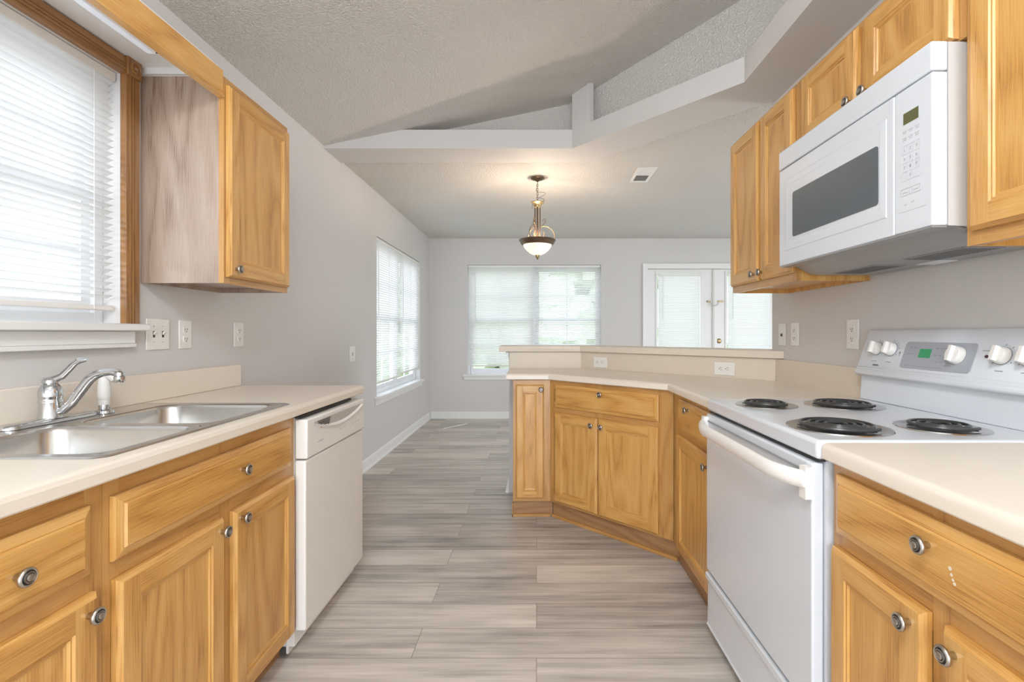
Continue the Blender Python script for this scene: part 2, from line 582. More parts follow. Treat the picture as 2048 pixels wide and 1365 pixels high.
# plant ledge: a drywall box beam that runs along the gable and the right wall, with a short hanger post
Z0, Z1 = 2.441, 2.570
A, B = (0.245, 3.44), (1.052, 2.53)
mb = MB()
mb.prism([(XL, 3.44), A, G1, G0], Z0, Z1, 'z')
mb.prism([A, B, (XR, 2.53), G2, G1], Z0, Z1, 'z')
mb.prism([B, (XR, 2.53), (XR, -3.0), (1.052, -3.0)], Z0, Z1, 'z')
dd = Vector((B[0] - A[0], B[1] - A[1])).normalized(); nn = Vector((-dd.y, dd.x))
p0 = Vector(A); p1 = p0 + dd * 0.165
quad = [p0, p1, p1 + nn * 0.035, p0 + nn * 0.035]
i0 = [(p.x, p.y, Z1) for p in quad]; i1 = [(p.x, p.y, vault(p.x) + 0.02) for p in quad]
mb.loft([i0, i1], 0, True, False, True)
mb.build('ceiling_beam', M_wall, kind='structure', merge=False)

# half wall that carries the bar
BW0, BW1, BW2 = (-0.202, 3.672), (0.333, 3.672), (1.302, 2.703)
mb = MB()
mb.prism([BW0, BW1, BW2, (XR, 2.775), (XR, 2.86), (0.383, 3.79), (-0.202, 3.79)], 0.0, 1.032, 'z')
mb.build('wall_peninsula', M_wall, kind='structure')


def baseboard(name, p, q, n, h=0.094):
    """run from p to q, n = direction into the room"""
    mb = MB()
    prof = [(0, 0), (0.026, 0), (0.026, 0.012), (0.018, 0.022), (0.014, 0.024), (0.014, 0.066), (0.010, 0.070), (0.011, 0.080), (0.004, h), (0, h)]
    r0 = [(p[0] + n[0] * a, p[1] + n[1] * a, z) for a, z in prof]
    r1 = [(q[0] + n[0] * a, q[1] + n[1] * a, z) for a, z in prof]
    mb.loft([r0, r1], 0, True, True, True)
    return mb


baseboard('b', (XL, 2.45), (XL, YB), (1, 0)).build('baseboard_left', M_trim, kind='structure')
baseboard('b', (XL + 0.027, YB), (1.445, YB), (0, -1)).build('baseboard_back', M_trim, kind='structure')
mb = baseboard('b', (-0.202, 3.66), (-0.202, 3.80), (-1, 0))
o = mb.build('baseboard_peninsula', M_trim, kind='structure')
mb = MB(); mb.box(-0.226, -0.203, 3.655, 3.80, 1.008, 1.030); mb.box(-0.216, -0.203, 3.66, 3.80, 0.985, 1.008)
mb.build('trim_1', M_trim, kind='structure')


# ------------------------------------------------------------------ windows
def window(name, loc, rz, w, h, units, depth=0.13, stool=None, cols=2, rows=2):
    """local: x right, room at -y, opening x 0..w, z 0..h, glass back in the wall"""
    root = empty(name, loc, rz, 'structure')
    fr = MB()
    y0, y1 = 0.06, 0.125
    for a, b, c, d in ((0, 0.035, 0, h), (w - 0.035, w, 0, h), (0.035, w - 0.035, 0, 0.04), (0.035, w - 0.035, h - 0.035, h)):
        fr.box(a, b, y0, y1, c, d)
    uw = (w - 0.07 - 0.06 * (units - 1)) / units
    for k in range(1, units):
        xm = 0.035 + k * uw + (k - 1) * 0.06
        fr.box(xm, xm + 0.06, y0, y1, 0.04, h - 0.035)
    fr.build('frame', M_vinyl, root, bevel=0.002, seg=1)
    for k in range(units):
        xa = 0.035 + k * (uw + 0.06); xb = xa + uw
        zm = h * 0.5
        for si, (za, zb, ya) in enumerate(((0.04, zm + 0.02, 0.075), (zm - 0.02, h - 0.035, 0.098))):
            s_ = MB()
            for a, b, c, d in ((xa, xa + 0.035, za, zb), (xb - 0.035, xb, za, zb), (xa + 0.035, xb - 0.035, za, za + 0.04), (xa + 0.035, xb - 0.035, zb - 0.04, zb)):
                s_.box(a, b, ya, ya + 0.022, c, d)
            for j in range(1, cols):
                xc = xa + 0.035 + (uw - 0.07) * j / cols
                s_.box(xc - 0.009, xc + 0.009, ya + 0.004, ya + 0.018, za + 0.04, zb - 0.04)
            for j in range(1, rows):
                zc = za + 0.04 + (zb - za - 0.08) * j / rows
                s_.box(xa + 0.035, xb - 0.035, ya + 0.005, ya + 0.017, zc - 0.009, zc + 0.009)
            so = s_.build('sash', M_vinyl, root, merge=False)
            g = MB(); g.box(xa + 0.03, xb - 0.03, ya + 0.009, ya + 0.013, za + 0.03, zb - 0.03)
            g.build('glass', M_glass, so)
    return root


# kitchen window above the sink
yk0, yk1, zk0, zk1 = WK
wr = window('window_1', (XL, yk0, zk0), 90, yk1 - yk0, zk1 - zk0, 1)
wd = yk1 - yk0
c = MB()
cw = 0.058
c.box(-cw, 0, -0.022, -0.001, 0.002, zk1 - zk0, g=2); c.box(wd, wd + cw, -0.022, -0.001, 0.002, zk1 - zk0, g=2)
c.box(0, wd, -0.022, -0.001, zk1 - zk0, zk1 - zk0 + cw, g=0)
for xx in (0.012, 0.024, 0.034):
    c.box(wd + xx, wd + xx + 0.006, -0.025, -0.021, 0.002, zk1 - zk0, g=2)
    c.box(0, wd, -0.025, -0.021, zk1 - zk0 + xx, zk1 - zk0 + xx + 0.006, g=0)
c.build('casing', M_case, wr, merge=False, bevel=0.002)
for xx in (-cw, wd):
    c = MB(); c.box(xx - 0.002, xx + cw + 0.002, -0.030, -0.001, zk1 - zk0, zk1 - zk0 + cw + 0.006, g=2)
    ro = c.build('rosette', M_case, wr, bevel=0.002)
    c = MB(); c.lathe([(0.022, -0.030), (0.022, -0.034), (0.018, -0.036), (0.016, -0.031), (0.010, -0.031), (0.008, -0.036), (0, -0.037)], (xx + cw / 2, 0, zk1 - zk0 + cw / 2 + 0.002), 'y')
    c.build('rosette_boss', M_case, ro, smooth=True)
c = MB(); c.box(-0.09, wd + 0.075, -0.05, 0.06, -0.022, 0.004)
c.build('sill', M_trim, wr, bevel=0.004)
c = MB(); c.box(-0.07, wd + 0.045, -0.018, -0.001, -0.066, -0.0225); c.box(-0.07, wd + 0.04, -0.026, -0.001, -0.080, -0.066)
c.build('apron', M_trim, wr, bevel=0.002, merge=False)

# dining windows
y0, y1, z0, z1 = WD
wr2 = window('window_2', (XL, y0, z0), 90, y1 - y0, z1 - z0, 2)
c = MB(); c.box(-0.06, y1 - y0 + 0.06, -0.045, 0.06, -0.022, 0.004); c.build('sill', M_trim, wr2, bevel=0.004)
c = MB(); c.box(-0.045, y1 - y0 + 0.045, -0.018, -0.001, -0.075, -0.0225); c.build('apron', M_trim, wr2, bevel=0.003)
x0, x1, z0, z1 = WB
wr3 = window('window_3', (x0, YB, z0), 0, x1 - x0, z1 - z0, 2)
c = MB(); c.box(-0.06, x1 - x0 + 0.06, -0.045, 0.06, -0.022, 0.004); c.build('sill', M_trim, wr3, bevel=0.004)
c = MB(); c.box(-0.045, x1 - x0 + 0.045, -0.018, -0.001, -0.07, -0.0225); c.build('apron', M_trim, wr3, bevel=0.003)


def blind(label, loc, rz, w, h, tilt, pitch=0.0225, sw=0.0255, group=None, wand=None, name='window_blind', rail=0.018, headh=0.030):
    """local: x 0..w, z -h..0, hangs in the plane y=0, room at -y; tilt>0 lifts the room-side edge"""
    root = thing(name, label, 'blind', loc, rz, group)
    hb = MB(); hb.box(0, w, -0.014, 0.014, -headh, 0); hb.build('headrail', M_plas, root, bevel=0.002)
    sl = MB()
    z = -headh - 0.012
    n = 0
    ca, sa = math.cos(R(tilt)), math.sin(R(tilt))
    while z > -h + rail + 0.012:
        prof = []
        for k in range(4):
            t = (k / 3 - 0.5) * sw
            bow = 0.0022 * (1 - (2 * t / sw) ** 2)
            prof.append((t * ca + bow * sa, -t * sa + bow * ca))
        a = [(0.004, p[0], z + p[1]) for p in prof]; b = [(w - 0.004, p[0], z + p[1]) for p in prof]
        sl.loft([a, b], 0, False)
        z -= pitch; n += 1
    sl.build('slats', M_slat, root, smooth=True, merge=False, angle=60)
    br = MB(); br.box(0.003, w - 0.003, -0.011, 0.011, -h, -h + rail); br.build('bottom_rail', M_plas, root, bevel=0.003)
    for q in (0.14, 0.86) if w < 0.7 else (0.1, 0.5, 0.9):
        cdm = MB(); cdm.tube([(w * q, -0.0145, -headh), (w * q, -0.0145, -h + 0.004)], 0.0012, 6); cdm.build('cord', M_plas, root)
    if wand:
        wm = MB(); wm.tube([(wand[0], -0.022, -headh + 0.012), (wand[0], -0.026, -wand[1])], 0.004, 8); wm.build('wand', M_vinyl, root)
    return root


blind('open white mini blind in the wood-cased window over the sink', (XL - 0.024, yk0 + 0.008, zk1 - 0.002), 90, wd - 0.014, zk1 - zk0 - 0.05, 22, wand=(0.45, 0.75))
w2 = (WD[1] - WD[0]) / 2
blind('white mini blind on the left wall, nearer the light switch, hanging lower', (XL - 0.026, WD[0] + 0.008, WD[3] - 0.004), 90, w2 - 0.012, 1.36, 48, wand=(0.06, 0.72), group='dining blinds on the left wall')
blind('white mini blind on the left wall, next to the far corner, raised slightly higher', (XL - 0.026, WD[0] + w2 + 0.004, WD[3] - 0.004), 90, w2 - 0.012, 1.335, 48, wand=(0.06, 0.72), group='dining blinds on the left wall')
wb = (WB[1] - WB[0]) / 2
blind('nearly closed white mini blind on the back wall, left half of the wide window', (WB[0] + 0.008, YB + 0.026, WB[3] - 0.004), 0, wb - 0.012, 1.385, 52, wand=(0.10, 0.78), group='dining blinds on the back wall')
blind('half open white mini blind on the back wall with window bars showing through', (WB[0] + wb + 0.004, YB + 0.026, WB[3] - 0.004), 0, wb - 0.012, 1.385, 30, wand=(0.06, 0.78), group='dining blinds on the back wall')

# french doors
c = MB()
c.box(1.447, 1.515, YB - 0.018, YB - 0.001, 0, 2.115); c.box(3.36, 3.428, YB - 0.018, YB - 0.001, 0, 2.115); c.box(1.515, 3.36, YB - 0.018, YB - 0.001, 2.046, 2.115)
c.box(1.447, 1.462, YB - 0.026, YB - 0.018, 0, 2.115); c.box(3.413, 3.428, YB - 0.026, YB - 0.018, 0, 2.115); c.box(1.462, 3.413, YB - 0.026, YB - 0.018, 2.10, 2.115)
c.build('trim_2', M_trim, kind='structure', merge=False)


def french(name, x0, x1, gx0, gx1):
    root = empty(name, (0, 0, 0), 0, 'structure')
    m = MB(); ya, yb = YB + 0.018, YB + 0.062
    gz0, gz1 = 0.28, 1.985
    m.box(x0, gx0, ya, yb, 0.012, 2.038); m.box(gx1, x1, ya, yb, 0.012, 2.038); m.box(gx0, gx1, ya, yb, 0.012, gz0); m.box(gx0, gx1, ya, yb, gz1, 2.038)
    m.build('leaf', M_trim, root, merge=False)
    f = MB(); t = 0.03
    for a, b, cc, d in ((gx0 - t, gx0, gz0 - t, gz1 + t), (gx1, gx1 + t, gz0 - t, gz1 + t), (gx0, gx1, gz0 - t, gz0), (gx0, gx1, gz1, gz1 + t)):
        f.box(a, b, ya - 0.010, ya - 0.0005, cc, d)
    f.build('glass_frame', M_trim, root, bevel=0.003, merge=False)
    g = MB(); g.box(gx0, gx1, ya + 0.020, ya + 0.024, gz0, gz1); g.build('glass', M_glass, root)
    return root


d1 = french('door_1', 1.522, 2.430, 1.655, 2.240)
d2 = french('door_2', 2.440, 3.353, 2.607, 3.190)
c = MB(); c.box(2.405, 2.463, YB - 0.004, YB + 0.017, 0.012, 2.038); c.box(2.420, 2.448, YB - 0.012, YB - 0.004, 0.012, 2.038)
c.build('astragal', M_trim, d1, merge=False)
for zz in (1.06, 0.92):
    c = MB(); c.lathe([(0.030, YB + 0.0175), (0.030, YB + 0.008), (0.022, YB + 0.004), (0.020, YB - 0.004), (0.026, YB - 0.022), (0.022, YB - 0.036), (0, YB - 0.040)] if zz < 1 else [(0.033, YB + 0.0175), (0.033, YB + 0.006), (0.026, YB), (0.012, YB - 0.002), (0.0, YB - 0.004)], (2.497, 0, zz), 'y')
    c.build('door_knob' if zz < 1 else 'deadbolt', M_brass, d2, smooth=True)
blind('white door blind on the French door leaf beside the wide back window', (1.660, YB + 0.004, 1.978), 0, 0.575, 1.69, 60, pitch=0.021, wand=(0.06, 0.62), group='blinds on the French doors', name='door_blind')
blind('white door blind on the French door leaf with the deadbolt', (2.612, YB + 0.004, 1.978), 0, 0.575, 1.69, 56, pitch=0.021, wand=(0.06, 0.62), group='blinds on the French doors', name='door_blind')
t = thing('door_latch', 'small brass swing latch joining the two French doors', 'latch', (2.434, YB - 0.013, 1.60), 0)
c = MB(); c.box(0.034, 0.12, 0.005, 0.03, -0.008, 0.010); c.build('strike_plate', M_brass, t, bevel=0.002)
c = MB(); c.tube([(-0.075, -0.003, 0.004), (-0.07, -0.012, -0.02), (-0.045, -0.016, -0.055), (0, -0.018, -0.066), (0.035, -0.016, -0.045), (0.06, -0.008, -0.005)], 0.006, 8); c.build('swing_arm', M_pewter, t, smooth=True)
c = MB(); c.box(-0.10, -0.06, 0.0, 0.03, -0.012, 0.012); c.build('hinge_block', M_brass, t, bevel=0.002)

# ------------------------------------------------------------------ cabinets
kb = MB()
kb.lathe([(0.006, 0.0), (0.006, -0.010), (0.0085, -0.013), (0.0155, -0.016), (0.0165, -0.019), (0.0155, -0.022), (0.0130, -0.0235), (0.0120, -0.0225), (0.0105, -0.0225), (0.0095, -0.0245), (0.0075, -0.0245), (0.0068, -0.0235), (0.0060, -0.0250), (0.003, -0.0262), (0, -0.0265)],
         (0, 0, 0), 'y', 20, mats=[0, 0, 0, 0, 0, 0, 0, 1, 1, 0, 0, 1, 0, 0, 0])
KNOB0 = kb.build('knob', [M_pewter, M_pewd], smooth=True, angle=50)
KNOB_ME = KNOB0.data
bpy.data.objects.remove(KNOB0)


def knob(parent, x, z, y=-0.020):
    o = bpy.data.objects.new('knob', KNOB_ME)
    COL.objects.link(o); o.parent = parent; o.location = (x, y, z)
    return o


def strips(m, x0, x1, z0, z1, prof, g_all=None, mat=0):
    """nested rectangle rings: prof = [(inset, y)...]; mitred strips with grain along each strip"""
    offs = [(random.random() * 9, random.random() * 9) for _ in range(4)]
    for (i0, ya), (i1, yb) in zip(prof, prof[1:]):
        a = [(x0 + i0, ya, z0 + i0), (x1 - i0, ya, z0 + i0), (x1 - i0, ya, z1 - i0), (x0 + i0, ya, z1 - i0)]
        b = [(x0 + i1, yb, z0 + i1), (x1 - i1, yb, z0 + i1), (x1 - i1, yb, z1 - i1), (x0 + i1, yb, z1 - i1)]
        for k in range(4):
            k2 = (k + 1) % 4
            g = g_all if g_all is not None else (0 if k in (0, 2) else 2)
            m.gface([a[k], a[k2], b[k2], b[k]], g, offs[k], mat)


def door(parent, x0, x1, z0, z1, kx=None, kz=None, fw=0.054, name='door', mat=None, T=0.020):
    m = MB()
    # back face
    off = (random.random() * 9, random.random() * 9)
    m.gface([(x0, -0.001, z0), (x0, -0.001, z1), (x1, -0.001, z1), (x1, -0.001, z0)], 2, off)
    strips(m, x0, x1, z0, z1, [(0, -0.001), (0, -0.011), (0.003, -0.0135), (0.009, -T)])
    # stiles run the full height, rails between them
    i = 0.009; f = fw
    for a, b, c_, d, g in ((x0 + i, x0 + f, z0 + i, z1 - i, 2), (x1 - f, x1 - i, z0 + i, z1 - i, 2), (x0 + f, x1 - f, z0 + i, z0 + f, 0), (x0 + f, x1 - f, z1 - f, z1 - i, 0)):
        off = (random.random() * 9, random.random() * 9)
        m.gface([(a, -T, c_), (b, -T, c_), (b, -T, d), (a, -T, d)], g, off)
    strips(m, x0, x1, z0, z1, [(f, -T), (f + 0.003, -T + 0.004), (f + 0.007, -T + 0.0035), (f + 0.010, -T + 0.0075), (f + 0.016, -T + 0.0085)])
    i = f + 0.016
    off = (random.random() * 9, random.random() * 9)
    yb = -T + 0.0085
    m.gface([(x0 + i, yb, z0 + i), (x1 - i, yb, z0 + i), (x1 - i, yb, z1 - i), (x0 + i, yb, z1 - i)], 2, off)
    o = m.build(name, mat or M_oak, parent)
    if kx is not None: knob(o, kx, kz, -T)
    return o


def drawer(parent, x0, x1, z0, z1, kx=None, kz=None, name='drawer', T=0.020):
    m = MB()
    off = (random.random() * 9, random.random() * 9)
    m.gface([(x0, -0.001, z0), (x0, -0.001, z1), (x1, -0.001, z1), (x1, -0.001, z0)], 0, off)
    prof = [(0, -0.001), (0, -0.009), (0.004, -0.012), (0.018, -0.0155), (0.020, -0.0145), (0.023, -T)]
    offs = off
    for (i0, ya), (i1, yb) in zip(prof, prof[1:]):
        a = [(x0 + i0, ya, z0 + i0), (x1 - i0, ya, z0 + i0), (x1 - i0, ya, z1 - i0), (x0 + i0, ya, z1 - i0)]
        b = [(x0 + i1, yb, z0 + i1), (x1 - i1, yb, z0 + i1), (x1 - i1, yb, z1 - i1), (x0 + i1, yb, z1 - i1)]
        for k in range(4):
            k2 = (k + 1) % 4
            m.gface([a[k], a[k2], b[k2], b[k]], 0 if k in (0, 2) else 2, offs)
    i = 0.023
    m.gface([(x0 + i, -T, z0 + i), (x1 - i, -T, z0 + i), (x1 - i, -T, z1 - i), (x0 + i, -T, z1 - i)], 0, off)
    o = m.build(name, M_oak, parent)
    knob(o, (x0 + x1) / 2 if kx is None else kx, (z0 + z1) / 2 if kz is None else kz, -T)
    return o


def carcass(parent, x0, x1, d, z0, z1, rails, stiles, sidemat=None, fy=0.019, bottom_in=0.0, top=True):
    """box behind a face frame; rails = [(z0,z1)], stiles = [(x0,x1)]"""
    m = MB()
    t = 0.012
    m.box(x0, x0 + t, fy, d, z0, z1, g=2); m.box(x1 - t, x1, fy, d, z0, z1, g=2)
    m.box(x0 + t, x1 - t, d - t, d, z0, z1, g=2)
    m.box(x0 + t, x1 - t, fy, d - t, z0 + bottom_in, z0 + bottom_in + t, g=0); 
    if top: m.box(x0 + t, x1 - t, fy, d - t, z1 - t, z1, g=0)
    m.build('carcass', sidemat or M_oakp, parent, merge=False)
    f = MB()
    for a, b in stiles: f.box(a, b, 0, fy, z0, z1, g=2)
    ss = sorted(stiles)
    for c_, d_ in rails:
        for (a, b), (a2, b2) in zip(ss, ss[1:]):
            f.box(b, a2, 0, fy, c_, d_, g=0)
    f.build('face_frame', M_oakd, parent, merge=False)


def toe(parent, x0, x1, y, h=0.1, d=0.012):
    m = MB(); m.box(x0, x1, y, y + d, 0.001, h, g=0)
    m.build('toe_kick', M_oakk, parent)


# --- left run (faces +X, local x runs along +Y)
XF = -0.880
t = thing('base_cabinet', 'oak base cabinet with one drawer over a door, beside the near end of the sink', 'cabinet', (XF, 0.56, 0), 90)
carcass(t, 0, 0.452, 0.575, 0.105, 0.872, [(0.105, 0.15), (0.63, 0.73), (0.81, 0.872)], [(0, 0.04), (0.412, 0.452)])
toe(t, 0, 0.452, 0.05)
drawer(t, 0.105, 0.416, 0.700, 0.835, kx=0.266)
door(t, 0.045, 0.427, 0.100, 0.662, 0.400, 0.628)
t = thing('sink_cabinet', 'wide oak sink cabinet with a false drawer front over two doors, beside the dishwasher', 'cabinet', (XF, 1.013, 0), 90)
carcass(t, 0, 0.798, 0.575, 0.105, 0.872, [(0.105, 0.15), (0.63, 0.73), (0.81, 0.872)], [(0, 0.04), (0.372, 0.42), (0.758, 0.798)], top=False)
toe(t, 0, 0.798, 0.05)
drawer(t, 0.016, 0.760, 0.700, 0.835, name='drawer_front', kz=0.772, kx=0.45)
door(t, 0.020, 0.372, 0.100, 0.660, 0.352, 0.628)
door(t, 0.418, 0.775, 0.100, 0.660, 0.446, 0.632)

# --- left upper cabinet, valance
t = thing('wall_cabinet', 'single door oak wall cabinet on the left wall beside the kitchen window', 'cabinet', (-1.155, 1.847, 0), 90)
carcass(t, 0, 0.470, 0.306, 1.356, 2.120, [(1.356, 1.42), (2.06, 2.120)], [(0, 0.035), (0.435, 0.470)], bottom_in=0.018)
door(t, 0.010, 0.458, 1.380, 2.092, 0.040, 1.412)
m = MB(); m.box(-1.175, -1.156, 0.30, 1.845, 2.040, 2.140, g=1)
m.prism([(-1.1558, 2.040), (-1.1500, 2.040), (-1.1500, 2.048), (-1.1558, 2.053)], 0.30, 1.845, 'y', g=1)
o = m.build('valance_board', M_oak, merge=False)
tag(o, 'long oak valance board running above the kitchen window to the wall cabinet', 'valance')
m = MB(); m.box(XL + 0.001, -1.1755, 0.30, 1.845, 2.146, 2.160); m.box(XL + 0.001, -1.1755, 1.835, 1.846, 2.123, 2.146)
o = m.build('trim_3', M_trim, kind='structure', merge=False)
t = thing('strip_light', 'slim white fluorescent strip light mounted behind the oak valance', 'light fixture', (-1.285, 1.0, 2.1455), 0)
m = MB(); m.box(-0.026, 0.026, 0, 0.70, -0.024, 0); m.build('housing', M_white, t, bevel=0.003)
m = MB(); m.prism([(-0.018, -0.0245), (0.018, -0.0245), (0.014, -0.042), (-0.014, -0.042)], 0.03, 0.67, 'y'); m.build('diffuser', M_tube, t, bevel=0.003)
m = MB(); m.box(-0.006, 0.006, 0.674, 0.69, -0.029, -0.0245); m.build('rocker_switch', M_gap, t)

# --- peninsula (faces -Y, then diagonal, then -X)
t = thing('narrow_cabinet', 'narrow oak cabinet with one tall door at the free end of the peninsula', 'cabinet', (-0.149, 3.168, 0), 0)
carcass(t, 0, 0.2255, 0.20, 0.105, 0.872, [(0.105, 0.16), (0.81, 0.872)], [(0, 0.03), (0.19, 0.2355)])
toe(t, 0.0, 0.252, 0.028)
door(t, 0.018, 0.196, 0.125, 0.845, 0.178, 0.815, fw=0.046)
m = MB(); m.box(-0.006, 0.236, 0.012, 0.0275, 0.001, 0.018, g=0); m.box(-0.0065, -0.001, 0.012, 0.10, 0.001, 0.085, g=1)
m.build('shoe_molding', M_oakd, t, merge=False)
# diagonal: frame line x+y = 3.257
S2 = math.sqrt(2)
cx0 = (0.087, 3.170)
t = thing('diagonal_cabinet', 'oak cabinet with wide drawer over two doors on the angled face of the peninsula', 'cabinet', (0.087, 3.170, 0), -45)
LW = 0.868
carcass(t, 0, LW, 0.40, 0.105, 0.872, [(0.105, 0.16), (0.645, 0.74), (0.82, 0.872)], [(0, 0.035), (0.36, 0.41), (LW - 0.105, LW)])
toe(t, -0.002, LW + 0.02, 0.030)
drawer(t, 0.050, 0.785, 0.707, 0.849, kz=0.818)
door(t, 0.050, 0.382, 0.118, 0.676, 0.352, 0.632)
door(t, 0.394, 0.783, 0.118, 0.676, 0.424, 0.632)
m = MB(); m.box(0.0, LW + 0.012, 0.015, 0.0295, 0.001, 0.018, g=0); m.build('shoe_molding', M_oakd, t)
t = thing('corner_cabinet', 'oak cabinet with a drawer over a door between the angled face and the range', 'cabinet', (0.7015, 2.548, 0), -90)
carcass(t, 0, 0.600, 0.40, 0.105, 0.872, [(0.105, 0.16), (0.645, 0.74), (0.82, 0.872)], [(0, 0.10), (0.565, 0.600)])
toe(t, 0.0, 0.600, 0.030)
drawer(t, 0.118, 0.572, 0.707, 0.851, kz=0.822, kx=0.30)
door(t, 0.104, 0.574, 0.118, 0.678, 0.545, 0.632)

# --- right near base cabinet
t = thing('base_cabinet', 'oak base cabinet with a wide scuffed drawer over two doors, near side of range', 'cabinet', (0.695, 1.168, 0), -90)
carcass(t, 0, 0.66, 0.59, 0.105, 0.872, [(0.105, 0.16), (0.65, 0.74), (0.82, 0.872)], [(0, 0.035), (0.292, 0.332), (0.625, 0.66)])
toe(t, 0, 0.66, 0.05)
dw_ = drawer(t, 0.024, 0.618, 0.716, 0.850, kz=0.806, kx=0.306)
door(t, 0.014, 0.292, 0.11, 0.682, 0.262, 0.648)
door(t, 0.330, 0.610, 0.11, 0.682, 0.360, 0.650)
m = MB()
for xx, zz, r_ in ((0.352, 0.787, 0.0035), (0.355, 0.778, 0.0028), (0.358, 0.771, 0.0025), (0.361, 0.766, 0.003)):
    m.lathe([(r_, -0.0202), (r_, -0.0204)], (xx, 0, zz), 'y', 9)
m.build('scuff', plain('pale_scuff', (0.75, 0.66, 0.52), 0.8), dw_, merge=False)

# --- right uppers (face -X)
XU = 1.018
t = thing('wall_cabinet', 'two door oak wall cabinet between the microwave and the dining room', 'cabinet', (XU, 2.590, 0), -90)
carcass(t, 0, 0.632, 0.288, 1.376, 2.146, [(1.376, 1.44), (2.10, 2.146)], [(0, 0.035), (0.310, 0.36), (0.597, 0.632)], sidemat=M_oak, bottom_in=0.018)
door(t, 0.010, 0.322, 1.408, 2.132, 0.296, 1.440)
door(t, 0.352, 0.628, 1.408, 2.132, 0.375, 1.440)
t = thing('wall_cabinet', 'short two door oak wall cabinet directly above the white microwave', 'cabinet', (XU, 1.955, 0), -90)
carcass(t, 0, 0.772, 0.288, 1.874, 2.146, [(1.874, 1.92), (2.10, 2.146)], [(0, 0.04), (0.360, 0.415), (0.745, 0.772)])
door(t, 0.062, 0.388, 1.880, 2.132, 0.366, 1.906)
door(t, 0.420, 0.752, 1.880, 2.132, 0.442, 1.906)
t = thing('wall_cabinet', 'tall oak wall cabinet on the near side of the microwave', 'cabinet', (XU, 1.1815, 0), -90)
carcass(t, 0, 0.46, 0.288, 1.376, 2.146, [(1.376, 1.44), (2.10, 2.146)], [(0, 0.04), (0.42, 0.46)], sidemat=M_oak, bottom_in=0.018)
door(t, 0.022, 0.438, 1.408, 2.132, 0.41, 1.44)

# ------------------------------------------------------------------ countertops
ZT = 0.914


def edge_profile(th=0.038):
    z0 = ZT - th
    return [(0.004, z0), (0.0, z0 + 0.004), (0.0, ZT - 0.014), (0.003, ZT - 0.005), (0.009, ZT - 0.001), (0.016, ZT)]


def off_poly(pl, d):
    """offset an open polyline to its left-hand side normal (rotated +90) by d, mitred"""
    res = []
    P = [Vector(p) for p in pl]
    for k, p in enumerate(P):
        ns = []
        if k > 0: t_ = (P[k] - P[k - 1]).normalized(); ns.append(Vector((-t_.y, t_.x)))
        if k < len(P) - 1: t_ = (P[k + 1] - P[k]).normalized(); ns.append(Vector((-t_.y, t_.x)))
        if len(ns) == 1: q = p + ns[0] * d
        else:
            b = (ns[0] + ns[1]).normalized(); q = p + b * (d / b.dot(ns[0]))
        res.append((q.x, q.y))
    return res


def counter_run(mb, front, back):
    """front polyline (slab lies to its left), back polyline with the same number of points"""
    pr = edge_profile()
    offs = [off_poly(front, d) for d, z in pr]
    rows = [[(x, y, z) for (x, y) in o] for o, (d, z) in zip(offs, pr)]
    rows.append([(x, y, ZT) for x, y in back])
    rows.append([(x, y, pr[0][1]) for x, y in back])
    rows.append(rows[0])
    mb.loft(rows, 0, False)
    for k in (0, -1):
        mb.face([r[k] for r in rows[:-1]])


t = thing('countertop', 'cream laminate countertop with the sink set into it', 'countertop', (0, 0, 0), 0)
SX0, SX1, SY0, SY1 = -1.425, -0.885, 1.018, 1.820
m = MB()
HX0, HX1, HY0, HY1 = SX0 + 0.012, SX1 - 0.012, SY0 + 0.012, SY1 - 0.012
CF, CB, CE = -0.846, XL + 0.001, 2.447
pr = edge_profile()
prof = [(CF - d, z) for d, z in pr] + [(HX1, ZT), (HX1, pr[0][1])]
m.prism(prof, 0.42, CE, 'y')
m.box(CB, HX0, 0.42, CE, pr[0][1], ZT)
m.box(HX0, HX1, 0.42, HY0, pr[0][1], ZT)
m.box(HX0, HX1, HY1, CE, pr[0][1], ZT)
m.build('worktop', M_lam, t, merge=False, smooth=True, angle=40)
m = MB(); m.prism([(0.42, ZT), (CE - 0.002, ZT), (CE - 0.002, 1.008), (CE - 0.012, 1.018), (0.42, 1.018)], CB, XL + 0.020, 'x')
m.build('backsplash', M_lam, t, bevel=0.003)

t = thing('countertop', 'cream laminate countertop bending around the peninsula to the range', 'countertop', (0, 0, 0), 0)
m = MB()
front = [(-0.190, 3.142), (0.0736, 3.142), (0.668, 2.5476), (0.668, 1.9455)]
back = [(-0.190, 3.654), (0.326, 3.654), (1.306, 2.676), (1.306, 1.9455)]
counter_run(m, front, back)
m.build('worktop', M_lam, t, smooth=True, angle=40)
m = MB()
m.box(-0.198, 0.325, 3.655, 3.671, ZT, 1.031)
s0 = (0.325, 3.655); s1 = (1.290, 2.690)
m.prism([(0.325, 3.655), (1.288, 2.692), (1.298, 2.704), (0.3335, 3.670)], ZT, 1.031, 'z')
m.prism([(1.9455, ZT), (2.690, ZT), (2.690, 1.031), (1.952, 1.031), (1.9455, 1.02)], 1.288, 1.3065, 'x')
m.build('backsplash', M_lamb, t, merge=False)
t = thing('countertop', 'cream laminate countertop on the near side of the range', 'countertop', (0, 0, 0), 0)
m = MB()
counter_run(m, [(0.668, 1.1705), (0.668, 0.50)], [(1.306, 1.1705), (1.306, 0.50)])
m.build('worktop', M_lam, t, smooth=True, angle=40)
m = MB(); m.box(1.288, 1.3065, 0.50, 1.1705, ZT, 1.031); m.build('backsplash', M_lam, t, bevel=0.002)

